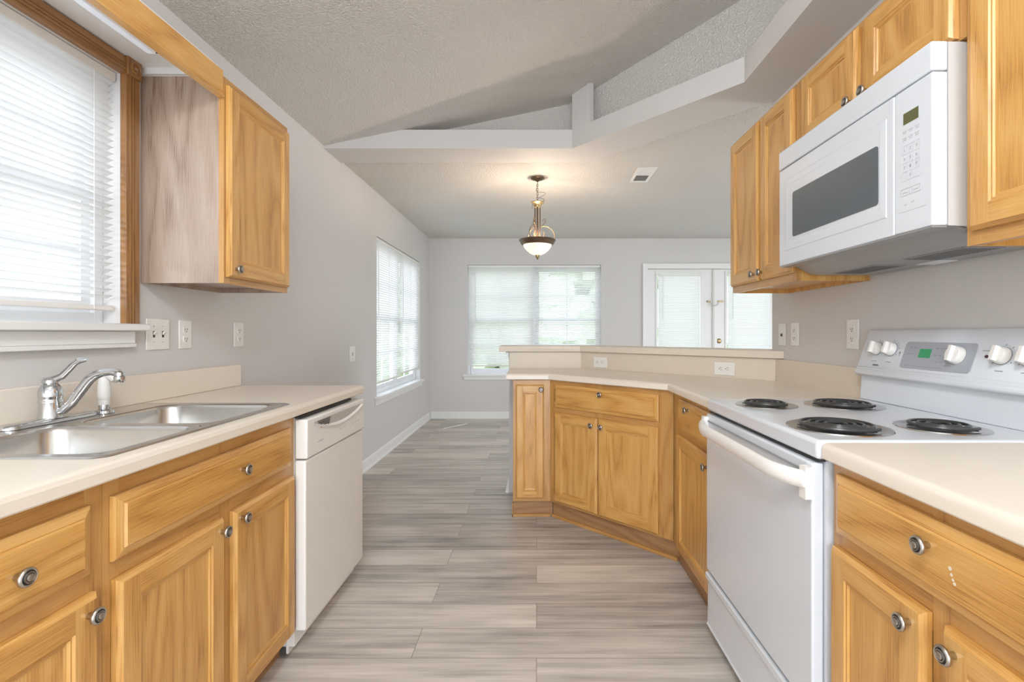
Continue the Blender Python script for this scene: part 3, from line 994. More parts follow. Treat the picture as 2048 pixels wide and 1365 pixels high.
# raised bar
m = MB()
fr = [(-0.272, 3.628), (0.3156, 3.628), (1.3065, 2.6371)]
m.prism([*fr, (1.3065, 2.7), (1.3065, 2.778), (1.44, 2.778), (1.44, 2.95), (0.43, 3.97), (-0.272, 3.97)], 1.034, 1.0745, 'z')
o = m.build('breakfast_bar', M_lamb, bevel=0.002)
tag(o, 'raised beige laminate bar top running along the peninsula half wall', 'bar top')

# ------------------------------------------------------------------ sink, faucet, sprayer
t = thing('kitchen_sink', 'stainless steel double bowl sink set in the cream countertop', 'sink', (0, 0, 0), 0)
zr = ZT + 0.0035
bowls = [(SX0 + 0.105, SX1 - 0.032, SY0 + 0.034, 1.372), (SX0 + 0.105, SX1 - 0.032, 1.410, SY1 - 0.034)]
m = MB()
rect_out = rrect(SX0, SX1, SY0, SY1, 0.035, 6)
rect_in = rrect(SX0 + 0.012, SX1 - 0.012, SY0 + 0.012, SY1 - 0.012, 0.025, 6)
sq = []
for (x, y) in rect_in:   # pushed out to a sharp rectangle is not needed: the deck strips start here
    sq.append((x, y))
m.loft([[(x, y, ZT + 0.0003) for x, y in rect_out], [(x, y, ZT + 0.0025) for x, y in rrect(SX0 + 0.003, SX1 - 0.003, SY0 + 0.003, SY1 - 0.003, 0.033, 6)],
        [(x, y, zr) for x, y in rrect(SX0 + 0.007, SX1 - 0.007, SY0 + 0.007, SY1 - 0.007, 0.03, 6)], [(x, y, zr - 0.001) for x, y in rect_in]], 0, True)


def to_rect(x, y, x0, x1, y0, y1):
    cx, cy = (x0 + x1) / 2, (y0 + y1) / 2
    dx, dy = x - cx, y - cy
    k = min(((x1 - cx) / abs(dx)) if abs(dx) > 1e-9 else 1e9, ((y1 - cy) / abs(dy)) if abs(dy) > 1e-9 else 1e9)
    return (cx + dx * k, cy + dy * k)


zd = zr - 0.001
ix0, ix1, iy0, iy1 = SX0 + 0.012, SX1 - 0.012, SY0 + 0.012, SY1 - 0.012
bx0, bx1 = bowls[0][0], bowls[0][1]
ya, yb = bowls[0][2], bowls[0][3]; yc, yd = bowls[1][2], bowls[1][3]
# deck between the rim and the bowls (rounded corner gaps are covered by rim plates)
for a, b, c_, d in ((ix0, bx0, iy0 + 0.02, iy1 - 0.02), (bx1, ix1, iy0 + 0.02, iy1 - 0.02), (bx0, bx1, iy0, ya), (bx0, bx1, yd, iy1), (bx0, bx1, yb, yc)):
    m.face([(a, c_, zd), (b, c_, zd), (b, d, zd), (a, d, zd)])
for a, b in ((ix0, bx0), (bx1, ix1)):
    for c_, d, sgn in ((iy0, iy0 + 0.02, 0), (iy1 - 0.02, iy1, 1)):
        # corner pieces clipped to the rounded rim
        if a == ix0: pts = [(b, c_), (b, d), (a, d), (a + 0.02, c_)] if sgn == 0 else [(b, d), (b, c_), (a, c_), (a + 0.02, d)]
        else: pts = [(a, c_), (a, d), (b, d), (b - 0.02, c_)] if sgn == 0 else [(a, d), (a, c_), (b, c_), (b - 0.02, d)]
        m.face([(x, y, zd) for x, y in pts])
m.build('rim', M_steel, t, smooth=True, merge=False)
for (a, b, c_, d) in bowls:
    m = MB()
    r0 = rrect(a, b, c_, d, 0.055, 7)
    sqr = [to_rect(x, y, a, b, c_, d) for x, y in r0]
    rings = [[(x, y, zd) for x, y in sqr], [(x, y, zd) for x, y in r0]]
    for ins, zz, rr in ((0.004, -0.003, 0.053), (0.008, -0.012, 0.052), (0.014, -0.12, 0.06), (0.022, -0.150, 0.065), (0.045, -0.168, 0.07), (0.085, -0.172, 0.06)):
        rings.append([(x, y, zd + zz) for x, y in rrect(a + ins, b - ins, c_ + ins, d - ins, rr, 7)])
    m.loft(rings, 0, True, False, True)
    bo = m.build('bowl', M_steel, t, smooth=True, merge=False, angle=60)
    m = MB(); m.lathe([(0.045, zd - 0.171), (0.043, zd - 0.168), (0.034, zd - 0.169), (0.03, zd - 0.1705), (0.0, zd - 0.1705)], ((a + b) / 2, (c_ + d) / 2, 0), 'z', 24)
    m.build('drain', M_chrome, bo, smooth=True)

t = thing('kitchen_faucet', 'chrome single lever faucet on the sink deck', 'faucet', (-1.385, 1.425, zr), 0)
m = MB()
pl = rrect(-0.028, 0.028, -0.135, 0.135, 0.027, 8)
m.loft([[(x, y, 0.0) for x, y in pl], [(x, y, 0.006) for x, y in pl], [(x * 0.9, y * 0.97, 0.011) for x, y in pl], [(x * 0.5, y * 0.6, 0.014) for x, y in pl]], 0, True, True, True)
m.build('deck_plate', M_chrome, t, smooth=True, angle=60)
m = MB()
m.lathe([(0.0275, 0.012), (0.0265, 0.018), (0.0265, 0.055), (0.0275, 0.056), (0.0275, 0.060), (0.0265, 0.062), (0.0265, 0.070), (0.0275, 0.072), (0.0275, 0.074), (0.0275, 0.085), (0.025, 0.098), (0.020, 0.106), (0.017, 0.109)], (0, 0, 0), 'z', 28)
m.build('body', M_chrome, t, smooth=True)
m = MB()
m.lathe([(0.016, 0.109), (0.019, 0.112), (0.019, 0.120), (0.014, 0.127), (0.0, 0.129)], (0, 0, 0), 'z', 24)
m.tube([(0.006, 0.0, 0.120), (0.028, 0.005, 0.130), (0.046, 0.008, 0.150), (0.060, 0.010, 0.167), (0.074, 0.012, 0.176), (0.092, 0.014, 0.177)], [0.010, 0.0095, 0.0085, 0.0085, 0.0095, 0.005], 12)
m.build('handle', M_chrome, t, smooth=True, merge=False)
m = MB()
pts = [(0.012, 0.002, 0.030), (0.034, 0.004, 0.034), (0.055, 0.007, 0.054), (0.077, 0.010, 0.088), (0.099, 0.013, 0.120), (0.115, 0.016, 0.133), (0.135, 0.018, 0.140), (0.157, 0.020, 0.142), (0.178, 0.022, 0.137)]
m.tube(pts, [0.012, 0.012, 0.0125, 0.0135, 0.0135, 0.0125, 0.0115, 0.011, 0.0105], 14)
so = m.build('spout', M_chrome, t, smooth=True)
m = MB(); m.lathe([(0.0125, 0.140), (0.0135, 0.131), (0.0115, 0.129), (0.0135, 0.127), (0.0135, 0.113), (0.0125, 0.111), (0.0, 0.111)], (0.178, 0.022, 0), 'z', 20)
m.build('aerator', M_chrome, so, smooth=True)
t = thing('sink_sprayer', 'white side sprayer standing in the sink deck beside the faucet', 'sprayer', (-1.375, 1.590, zr), 0)
m = MB(); m.lathe([(0.027, 0.0), (0.025, 0.008), (0.015, 0.012), (0.0145, 0.026)], (0, 0, 0), 'z', 22); m.build('base', M_chrome, t, smooth=True)
m = MB(); m.lathe([(0.014, 0.026), (0.014, 0.042), (0.017, 0.046), (0.0175, 0.056), (0.0165, 0.085), (0.013, 0.108), (0.011, 0.118)], (0, 0, 0), 'z', 22)
m.build('sprayer_body', M_plas, t, smooth=True)
m = MB(); m.tube([(-0.022, -0.006, 0.118), (-0.004, 0, 0.125), (0.016, 0.004, 0.117), (0.028, 0.007, 0.104)], [0.008, 0.014, 0.013, 0.010], 12); m.build('spray_head', M_plas, t, smooth=True)

# ------------------------------------------------------------------ dishwasher
t = thing('dishwasher', 'white built-in dishwasher under the end of the sink countertop', 'dishwasher', (-0.838, 1.8145, 0), 90)
Wd = 0.598
m = MB(); m.box(0.004, Wd - 0.004, 0.042, 0.60, 0.03, 0.868); m.build('cabinet_shell', M_bisque, t)
m = MB(); m.box(0, Wd, 0.0, 0.040, 0.088, 0.706); dwd = m.build('door', M_bisque, t, bevel=0.006, seg=3)
m = MB(); m.box(0, Wd, -0.006, 0.040, 0.712, 0.856); cp = m.build('control_panel', M_bisque, t, bevel=0.006, seg=3)
# handle: a scooped pocket with a smile-shaped lip and louvres
m = MB()
n = 18
up, lo, lo2 = [], [], []
for k in range(n + 1):
    x = 0.055 + (Wd - 0.10) * k / n
    s_ = math.sin(PI * k / n)
    up.append((x, -0.0072, 0.838)); lo.append((x, -0.0072, 0.836 - 0.034 * s_ ** 0.8)); lo2.append((x, -0.016, 0.833 - 0.040 * s_ ** 0.8))
lo3 = [(x, -0.0065, z - 0.010) for x, y, z in lo2]
m.loft([lo, lo2, lo3], 0, False)
m.build('handle', M_bisque, cp, smooth=True)
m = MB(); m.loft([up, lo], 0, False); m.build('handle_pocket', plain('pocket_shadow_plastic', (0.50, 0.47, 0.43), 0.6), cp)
m = MB()
for k in range(5):
    m.box(0.085 + 0.006 * k, 0.20 - 0.004 * k, -0.0098, -0.0074, 0.832 - 0.0062 * k, 0.8345 - 0.0062 * k)
m.build('louvre', M_slot, cp, merge=False)
m = MB()
m.box(0.085, 0.135, -0.0066, -0.0062, 0.7545, 0.7575); m.box(0.10, 0.14, -0.0066, -0.0062, 0.758, 0.760)
m.build('maker_mark', M_lmark, cp, merge=False)
for xx in (0.30, 0.345, 0.44, 0.475, 0.51):
    m = MB()
    m.box(xx, xx + 0.022, -0.0066, -0.0062, 0.764, 0.766); m.box(xx + 0.003, xx + 0.016, -0.0066, -0.0062, 0.760, 0.7615)
    m.build('button_print', M_lmark, cp, merge=False)
m = MB(); m.box(0.0, Wd, 0.062, 0.072, 0.004, 0.086); kp = m.build('kick_plate', M_bisque, t, bevel=0.002)
m = MB(); m.lathe([(0.004, 0.0615), (0.003, 0.0600), (0, 0.0598)], (0.022, 0, 0.05), 'y', 10); m.build('screw', M_pewter, kp)
m = MB(); m.box(0.004, 0.5, 0.020, 0.045, 0.8605, 0.870); m.build('top_gasket', M_gap, t)

# ------------------------------------------------------------------ range
t = thing('electric_range', 'white electric coil range between the two right-hand countertops', 'range', (0.655, 1.9385, 0), -90)
Wr = 0.762
m = MB(); m.box(0.004, Wr - 0.004, 0.030, 0.640, 0.035, 0.868)
for xx in (0.03, Wr - 0.06):
    for yy in (0.06, 0.58):
        m.box(xx, xx + 0.03, yy, yy + 0.03, 0.0, 0.035)
m.build('body', M_white, t, merge=False)
m = MB()
m.box(0.0, Wr, 0.006, 0.640, 0.872, 0.918)
ck = m.build('cooktop', M_white, t, bevel=0.010, seg=4)
m = MB(); m.box(0.008, Wr - 0.008, 0.014, 0.03, 0.866, 0.8718); m.build('cooktop_gap', M_gap, t)
# oven door with the deep top rail and bowed handle
m = MB(); m.box(0.012, Wr - 0.012, 0.000, 0.028, 0.264, 0.862)
od = m.build('oven_door', M_white, t, bevel=0.005, seg=3)
m = MB(); m.box(0.020, Wr - 0.020, -0.004, -0.0005, 0.834, 0.839); m.build('vent_slot', M_mark, od)
m = MB()
for xx in (0.008, Wr - 0.036):
    m.box(xx, xx + 0.028, -0.018, -0.0003, 0.776, 0.852)
n = 22
rings = []
for k in range(n + 1):
    u = k / n
    x = 0.012 + (Wr - 0.024) * u
    bow = min(1.0, math.sin(PI * u) * 2.2) ** 0.7 if 0 < u < 1 else 0
    y = -0.012 - 0.038 * bow
    zc = 0.822 - 0.002 * bow
    ring = []
    for j in range(14):
        a_ = 2 * PI * j / 14
        ring.append((x, y + 0.013 * math.cos(a_), zc + 0.021 * math.sin(a_)))
    rings.append(ring)
m.loft(rings, 0, True, True, True)
m.build('handle', M_bisque, od, smooth=True, merge=False)
m = MB()
zs = [(0.0, 0.252), (-0.004, 0.249), (-0.004, 0.232), (0.006, 0.212), (0.004, 0.060), (0.0, 0.052), (0.028, 0.050), (0.028, 0.254)]
m.prism(zs, 0.012, Wr - 0.012, 'x')
m.build('storage_drawer', M_white, t)
m = MB(); m.box(0.02, Wr - 0.02, 0.010, 0.028, 0.2545, 0.2635); m.build('drawer_gap', M_gap, t)
# burners (x from the far side, y from the front)
for bx, by, r_, turns in ((0.185, 0.150, 0.076, 3), (0.195, 0.415, 0.098, 4), (0.600, 0.152, 0.100, 4), (0.603, 0.425, 0.080, 3)):
    m = MB()
    zb = 0.9182
    m.lathe([(r_ + 0.026, zb), (r_ + 0.024, zb + 0.003), (r_ + 0.012, zb + 0.0035), (r_ + 0.006, zb + 0.0012), (r_ * 0.9, zb + 0.0010)], (bx, by, 0), 'z', 40, cap0=False, cap1=False)
    m.lathe([(r_ * 0.92, zb + 0.0008), (r_ * 0.3, zb + 0.0006), (0.001, zb + 0.0006)], (bx, by, 0), 'z', 40, mat=1, cap0=False, cap1=False)
    pan = m.build('drip_pan', [M_pan, M_coil], t, smooth=True, merge=False)
    m = MB()
    pts = []
    N = turns * 22
    for k in range(N + 1):
        u = k / N
        rr = 0.018 + (r_ - 0.018) * u
        a_ = 2 * PI * turns * u + 0.6
        pts.append((bx + rr * math.cos(a_), by + rr * math.sin(a_), zb + 0.0100))
    m.tube(pts, 0.0042, 7)
    for k in range(3):
        a_ = 2 * PI * k / 3 + 0.4
        m.box(bx - 0.001, bx + 0.001, by - 0.001, by + 0.001, zb + 0.002, zb + 0.008)
        c0, s0_ = math.cos(a_), math.sin(a_)
        m.tube([(bx + 0.01 * c0, by + 0.01 * s0_, zb + 0.006), (bx + (r_ + 0.004) * c0, by + (r_ + 0.004) * s0_, zb + 0.006)], 0.002, 6)
    m.build('burner_coil', M_coil, pan, smooth=True, merge=False)
# backguard: neck, ribbed lip, sloping control face
m = MB()
m.prism([(0.598, 0.9185), (0.604, 1.010), (0.582, 1.012), (0.577, 1.018), (0.5775, 1.026), (0.580, 1.028), (0.580, 1.034), (0.583, 1.036), (0.584, 1.042), (0.588, 1.044), (0.632, 1.176), (0.638, 1.184), (0.650, 1.184), (0.650, 0.9185)], 0.002, Wr - 0.002, 'x')
bgd = m.build('backguard', M_white, t, bevel=0.002)
# local frame of the sloping face
F0 = Vector((0, 0.588, 1.044)); F1 = Vector((0, 0.632, 1.176)); fu = (F1 - F0).normalized(); fn_ = Vector((0, -fu.z, fu.y))
FL = (F1 - F0).length


def onface(x, s, d):
    p = F0 + fu * s + fn_ * d
    return (x, p.y, p.z)


def facebox(mb, x0, x1, s0, s1, d0, d1, r=0.0, mat=0):
    if r:
        pl = rrect(x0, x1, s0, s1, r, 5)
    else:
        pl = [(x0, s0), (x1, s0), (x1, s1), (x0, s1)]
    mb.loft([[onface(x, s, d0) for x, s in pl], [onface(x, s, d1) for x, s in pl]], mat, True, True, True)


m = MB(); facebox(m, 0.222, 0.500, 0.010, 0.102, 0.0003, 0.0025, 0.012); pn = m.build('control_plate', M_grey, bgd)
m = MB(); facebox(m, 0.292, 0.340, 0.048, 0.078, 0.0027, 0.0035); m.build('clock_display', M_lcdg, pn)


def range_knob(x, s, r, parent):
    m = MB()
    def ring(rr, d):
        return [onface(x + rr * math.cos(2 * PI * k / 24), s + rr * math.sin(2 * PI * k / 24), d) for k in range(24)]
    m.loft([ring(r * 1.08, 0.0004), ring(r * 1.08, 0.003)], 1, True, True, True)
    m.loft([ring(r, 0.003), ring(r, 0.006), ring(r * 0.92, 0.020), ring(r * 0.86, 0.023)], 0, True, False, True)
    pl = [(x - 0.007, s - r * 0.85), (x + 0.007, s - r * 0.85), (x + 0.007, s + r * 0.85), (x - 0.007, s + r * 0.85)]
    m.loft([[onface(a, b, 0.022) for a, b in pl], [onface(x + (a - x) * 0.7, b, 0.034) for a, b in pl]], 0, True, False, True)
    return m.build('knob', [M_bisque, M_mark], parent, smooth=True, merge=False)


for x, s in ((0.085, 0.072), (0.160, 0.072), (0.585, 0.068), (0.660, 0.068)):
    range_knob(x, s, 0.024, bgd)
range_knob(0.442, 0.062, 0.028, pn)
def fm(x0, x1, s0, s1, d=0.0006): facebox(m, x0, x1, s0, s1, 0.0002, d)


for x in (0.085, 0.160, 0.585, 0.660):
    m = MB()
    s0__ = 0.072 if x < 0.3 else 0.068
    def pol(r_, a_): return onface(x + r_ * math.cos(a_), s0__ + r_ * math.sin(a_), 0.0004)
    for k in range(40):
        a0_, a1_ = R(-50 + 280 * k / 40), R(-50 + 280 * (k + 1) / 40)
        m.face([pol(0.0300, a0_), pol(0.0306, a0_), pol(0.0306, a1_), pol(0.0300, a1_)])
        if k % 6 == 2:
            m.face([pol(0.0300, a0_), pol(0.0345, a0_), pol(0.0345, a1_), pol(0.0300, a1_)])
    m.build('scale_print', M_mark, bgd)
    m = MB(); fm(x - 0.012, x + 0.012, 0.024, 0.0265); m.build('caption_print', M_mark, bgd)
m = MB(); fm(0.518, 0.552, 0.080, 0.0825); m.build('caption_print', M_mark, bgd)
m = MB(); facebox(m, 0.530, 0.541, 0.060, 0.069, 0.0002, 0.0012, 0.004); m.build('indicator_light', plain('dark_red_lens', (0.10, 0.03, 0.05), 0.2), bgd)
m = MB(); fm(0.198, 0.206, 0.058, 0.064); fm(0.2005, 0.2035, 0.050, 0.066); m.build('burner_symbol', M_mark, bgd, merge=False)
m = MB()
for r0_, xs in ((0.080, (0.246, 0.264, 0.355, 0.372, 0.388)), (0.058, (0.240, 0.258, 0.352, 0.372)), (0.036, (0.366, 0.384)), (0.026, (0.40, 0.42))):
    for x in xs: facebox(m, x, x + 0.011, r0_, r0_ + 0.003, 0.0026, 0.003)
facebox(m, 0.245, 0.40, 0.0165, 0.0185, 0.0026, 0.003)
m.build('key_lettering', M_mark, pn, merge=False)
m = MB()
for k in range(6):
    facebox(m, 0.086 + 0.005 * k, 0.0895 + 0.005 * k, 0.0085, 0.0135 - 0.0015 * (k % 2), 0.0002, 0.0007)
facebox(m, 0.083, 0.118, 0.0068, 0.0076, 0.0002, 0.0007)
m.build('maker_mark', plain('dark_printing', (0.08, 0.08, 0.09), 0.5), bgd, merge=False)

# ------------------------------------------------------------------ microwave
t = thing('microwave', 'white over-the-range microwave with dark window hung under the short cabinet', 'microwave', (0.945, 1.951, 0), -90)
Wm = 0.755
m = MB()
m.box(0.003, Wm - 0.003, 0.042, 0.358, 1.430, 1.871)
for xx in (0.003, Wm - 0.007):
    m.prism([(0.042, 1.4297), (0.085, 1.4285), (0.105, 1.418), (0.125, 1.404), (0.150, 1.400), (0.358, 1.400), (0.358, 1.4297)], xx, xx + 0.004, 'x')
m.build('body', plain('microwave_shaded_enamel', (0.60, 0.575, 0.55), 0.35), t, merge=False)  # body tone darkened to paint in shade on the camera-facing side
m = MB(); m.box(0, Wm, 0.0, 0.040, 1.802, 1.872); m.build('top_vent', M_white, t, bevel=0.004, seg=3)
XD = 0.628
m = MB()
m.box(0, XD - 0.0015, 0.002, 0.040, 1.430, 1.799)
md = m.build('door', M_white, t, bevel=0.004, seg=3)
m = MB()
prof = [(0.0, 0.0018), (0.003, 0.0002), (0.024, -0.0008), (0.028, -0.0002)]
x0_, x1_, z0_, z1_ = 0.040, 0.600, 1.482, 1.752
for (i0, ya_), (i1, yb_) in zip(prof, prof[1:]):
    a_ = [(x0_ + i0, ya_, z0_ + i0), (x1_ - i0, ya_, z0_ + i0), (x1_ - i0, ya_, z1_ - i0), (x0_ + i0, ya_, z1_ - i0)]
    b_ = [(x0_ + i1, yb_, z0_ + i1), (x1_ - i1, yb_, z0_ + i1), (x1_ - i1, yb_, z1_ - i1), (x0_ + i1, yb_, z1_ - i1)]
    for k in range(4):
        m.face([a_[k], a_[(k + 1) % 4], b_[(k + 1) % 4], b_[k]])
i = 0.028
m.face([(x0_ + i, -0.0002, z0_ + i), (x1_ - i, -0.0002, z0_ + i), (x1_ - i, -0.0002, z1_ - i), (x0_ + i, -0.0002, z1_ - i)])
m.build('window_surround', M_white, md)
m = MB()
pl = rrect(0.108, 0.570, 1.526, 1.690, 0.010, 4)
m.loft([[(x, -0.0004, z) for x, z in pl], [(x, -0.0018, z) for x, z in pl]], 0, True, True, True)
m.build('window', M_mwin, md)
m = MB(); m.box(XD + 0.0015, Wm, 0.002, 0.040, 1.430, 1.799); cpn = m.build('control_panel', M_white, t, bevel=0.004, seg=3)
m = MB(); m.box(0.662, 0.712, 0.0005, 0.0019, 1.707, 1.735); m.build('display', M_lcdo, cpn)
m = MB()
for r_ in range(2):
    for c_ in range(3):
        xx = 0.658 + 0.021 * c_; zz = 1.688 - 0.017 * r_
        m.box(xx, xx + 0.014, 0.0012, 0.0018, zz, zz + 0.0022); m.box(xx + 0.002, xx + 0.013, 0.0012, 0.0018, zz - 0.005, zz - 0.0032)
for k in range(5):
    m.box(0.654, 0.716, 0.0014, 0.0019, 1.652 - 0.0225 * k, 1.6526 - 0.0225 * k)
for k in range(4):
    m.box(0.654 + 0.0206 * k, 0.6546 + 0.0206 * k, 0.0014, 0.0019, 1.562, 1.652)
for zz in (1.524, 1.541):
    m.box(0.652, 0.718, 0.0012, 0.0018, zz, zz + 0.001)
for xx in (0.652, 0.682, 0.690, 0.717):
    m.box(xx, xx + 0.001, 0.0012, 0.0018, 1.524, 1.542)
for xx in (0.658, 0.695):
    m.box(xx, xx + 0.018, 0.0012, 0.0018, 1.531, 1.5335)
m.box(0.664, 0.674, 0.0012, 0.0018, 1.499, 1.502); m.box(0.686, 0.698, 0.0012, 0.0018, 1.502, 1.505)
m.box(0.645, 0.735, 0.0014, 0.0019, 1.483, 1.4836)
m.build('key_outlines', M_lmark, cpn, merge=False)
its = []
for k, ch in enumerate('123456789'):
    its.append((ch, 0.6643 + 0.0206 * (k % 3), 1.6405 - 0.0225 * (k // 3), 0.011))
its.append(('0', 0.6849, 1.573, 0.011))
text_mesh('key_digits', its, M_mark, cpn, y=0.0013)
m = MB(); m.box(0.004, Wm - 0.004, 0.004, 0.040, 1.4255, 1.4295); m.build('bottom_lip', M_under, t)
m = MB()
m.prism([(0.044, 1.4293), (0.064, 1.4275), (0.120, 1.3990), (0.150, 1.3950), (0.356, 1.3950), (0.356, 1.4293)], 0.008, Wm - 0.008, 'x')
un = m.build('underside_panel', M_under, t)
for xx in (0.09, 0.44):
    m = MB(); m.box(xx, xx + 0.22, 0.160, 0.270, 1.3925, 1.3947)
    for k in range(16):
        m.box(xx + 0.006 + 0.0132 * k, xx + 0.010 + 0.0132 * k, 0.165, 0.265, 1.3915, 1.3924, mat=1)
    m.build('grease_filter', [M_under, M_grille], un, merge=False)
m = MB(); m.box(0.33, 0.42, 0.285, 0.345, 1.392, 1.3947); m.build('lamp_lens', M_vinyl, un)

# ------------------------------------------------------------------ outlets and switches
def plate(name, label, loc, rz, w=0.074, h=0.118, kind='outlet', horizontal=False, toggles=1, group=None):
    cat = 'switch' if kind == 'switch' else 'outlet'
    t = thing(name, label, cat, loc, rz, group)
    m = MB(); m.box(-w / 2, w / 2, -0.006, -0.0005, -h / 2, h / 2); m.build('cover_plate', M_plas, t, bevel=0.003, seg=2)
    if kind == 'outlet':
        for s_ in (-1, 1):
            c0 = (s_ * 0.0195, 0) if horizontal else (0, s_ * 0.0195)
            m = MB()
            rx, rz_ = (0.014, 0.0165) if horizontal else (0.0165, 0.014)
            pl = rrect(c0[0] - rx, c0[0] + rx, c0[1] - rz_, c0[1] + rz_, 0.008, 4)
            m.loft([[(x, -0.0058, z) for x, z in pl], [(x, -0.0085, z) for x, z in pl]], 0, True, True, True)
            for q in (-1, 1):
                if horizontal: m.box(c0[0] - 0.004, c0[0] + 0.006, -0.0092, -0.0084, c0[1] + q * 0.006 - 0.001, c0[1] + q * 0.006 + 0.001, mat=1)
                else: m.box(c0[0] + q * 0.006 - 0.001, c0[0] + q * 0.006 + 0.001, -0.0092, -0.0084, c0[1] - 0.003, c0[1] + 0.006, mat=1)
            if horizontal: m.lathe([(0.0025, -0.0084), (0.0025, -0.0092)], (c0[0] - 0.009, 0, c0[1]), 'y', 8, mat=1)
            else: m.lathe([(0.0025, -0.0084), (0.0025, -0.0092)], (c0[0], 0, c0[1] - 0.008), 'y', 8, mat=1)
            m.build('receptacle', [M_plas, M_slot], t, merge=False)
    elif kind == 'switch':
        for k in range(toggles):
            x = (k - (toggles - 1) / 2) * 0.046
            m = MB(); m.box(x - 0.005, x + 0.005, -0.0068, -0.0055, -0.012, 0.012, mat=1)
            m.prism([(-0.006, -0.003), (-0.006, 0.007), (-0.017, 0.013), (-0.017, 0.007)], x - 0.0035, x + 0.0035, 'x')
            m.build('toggle', [M_plas, M_slot], t, merge=False)
            m = MB()
            for zz in (-0.03, 0.03): m.lathe([(0.003, -0.0058), (0.002, -0.0068)], (x, 0, zz), 'y', 8)
            m.build('screw', M_pewter, t, merge=False)
    else:
        m = MB(); m.box(-0.006, 0.006, -0.010, -0.0058, -0.010, 0.004); m.build('jack', M_slot, t)
    return t


plate('light_switch', 'double light switch plate between the kitchen window and the wall outlets', (XL, 1.927, 1.166), 90, 0.117, 0.119, 'switch', toggles=2)
plate('wall_outlet', 'white duplex outlet on the left wall beside the double switch', (XL, 2.077, 1.165), 90)
plate('wall_outlet', 'white duplex outlet on the left wall above the end of the backsplash', (XL, 2.450, 1.162), 90, 0.078)
plate('light_switch', 'single light switch on the left wall beyond the countertop end', (XL, 3.962, 1.003), 90, 0.115, 0.122, 'switch')
plate('phone_jack', 'narrow white jack plate on the right wall at the bar end', (XR, 2.655, 1.163), -90, 0.074, 0.118, 'jack')
plate('wall_outlet', 'white duplex outlet on the right wall beside the jack plate', (XR, 2.525, 1.165), -90)
plate('wall_outlet', 'white duplex outlet on the right wall beside the range control panel', (XR, 2.062, 1.166), -90, 0.078, 0.124)
s_ = 3.980 / 2
def diag(x): return (x, 3.980 - x)
px, py = diag(0.452); plate('bar_outlet', 'horizontal outlet in the bar backsplash above the narrow peninsula end', (px, py, 0.964), -45, 0.118, 0.074, horizontal=True)
px, py = diag(1.088); plate('bar_outlet', 'horizontal outlet in the bar backsplash close to the range', (px, py, 0.964), -45, 0.122, 0.076, horizontal=True)

# ------------------------------------------------------------------ pendant, vent, strip on the floor
PX, PY = 0.008, 4.15
t = thing('pendant_lamp', 'bronze pendant lamp with a glowing glass bowl hanging in the dining area', 'lamp', (PX, PY, 0), 0)
m = MB(); m.lathe([(0.056, ZC - 0.0005), (0.056, ZC - 0.008), (0.046, ZC - 0.016), (0.020, ZC - 0.024), (0.008, ZC - 0.034), (0, ZC - 0.036)], n=28); m.build('canopy', M_bronze, t, smooth=True)
m = MB()
zt, zb = ZC - 0.036, 2.262
nl = 9
for k in range(nl):
    zc = zt - (zt - zb) * (k + 0.5) / nl
    hl = (zt - zb) / nl * 0.72
    pts = []
    for j in range(13):
        a_ = 2 * PI * j / 12
        u = 0.007 * math.cos(a_); w = hl * math.sin(a_)
        pts.append((u, 0, zc + w) if k % 2 else (0, u, zc + w))
    m.tube(pts, 0.0019, 6)
m.build('chain', M_bronze, t, smooth=True, merge=False)
m = MB()
pts = []
for k in range(40):
    u = k / 39
    pts.append((0.030 * math.sin(u * 11) + 0.018 + (0.03 * (1 - abs(2 * u - 1))), 0.018 * math.cos(u * 13), 2.255 + 0.10 * u))
pts = [(-0.045, -0.02, 2.20), (-0.035, -0.02, 2.255)] + pts + [(0.004, 0.0, ZC - 0.03)]
m.tube(pts, 0.0016, 6); m.build('cord', M_bronze, t, smooth=True)
m = MB(); m.lathe([(0.010, 2.262), (0.055, 2.256), (0.056, 2.250), (0.036, 2.236), (0.030, 2.222), (0.030, 2.214), (0.0, 2.212)], n=24); m.build('top_cap', M_brass, t, smooth=True)
m = MB(); m.lathe([(0.008, 2.213), (0.008, 1.935)], n=12); m.build('stem', M_bronze, t, smooth=True)
for k in range(3):
    a_ = 2 * PI * k / 3 + 0.5
    c0, s0_ = math.cos(a_), math.sin(a_)
    m = MB(); m.tube([(0.024 * c0, 0.024 * s0_, 2.216), (0.024 * c0, 0.024 * s0_, 1.945)], 0.005, 8); m.build('rod', M_bronze, t, smooth=True)
    a_ = 2 * PI * k / 3 + 0.05
    c0, s0_ = math.cos(a_), math.sin(a_)
    prof = [(0.030, 2.055), (0.050, 2.070), (0.068, 2.098), (0.060, 2.118), (0.044, 2.112), (0.046, 2.096)]
    m = MB(); m.tube([(r_ * c0, r_ * s0_, z) for r_, z in prof], 0.003, 6)
    prof = [(0.030, 1.985), (0.05, 2.01), (0.085, 2.045), (0.12, 2.035), (0.143, 1.995), (0.142, 1.962), (0.132, 1.945)]
    prof = [(0.028, 2.055)] + [(0.05, 2.058), (0.085, 2.052), (0.12, 2.030), (0.142, 1.992), (0.142, 1.960), (0.130, 1.944)]
    m.tube([(r_ * c0, r_ * s0_, z) for r_, z in prof], 0.0034, 6)
    prof = [(0.030, 1.955), (0.050, 1.975), (0.058, 2.000), (0.050, 2.015), (0.040, 2.006)]
    m.tube([(r_ * c0, r_ * s0_, z) for r_, z in prof], 0.003, 6)
    m.build('scroll_arm', M_bronze, t, smooth=True, merge=False)
m = MB(); m.lathe([(0.128, 1.944), (0.150, 1.944), (0.154, 1.938), (0.146, 1.930), (0.142, 1.918), (0.130, 1.902), (0.118, 1.900), (0.120, 1.912), (0.130, 1.930)], n=40, cap0=False, cap1=False)
m.build('rim', M_bronze, t, smooth=True)
m = MB()
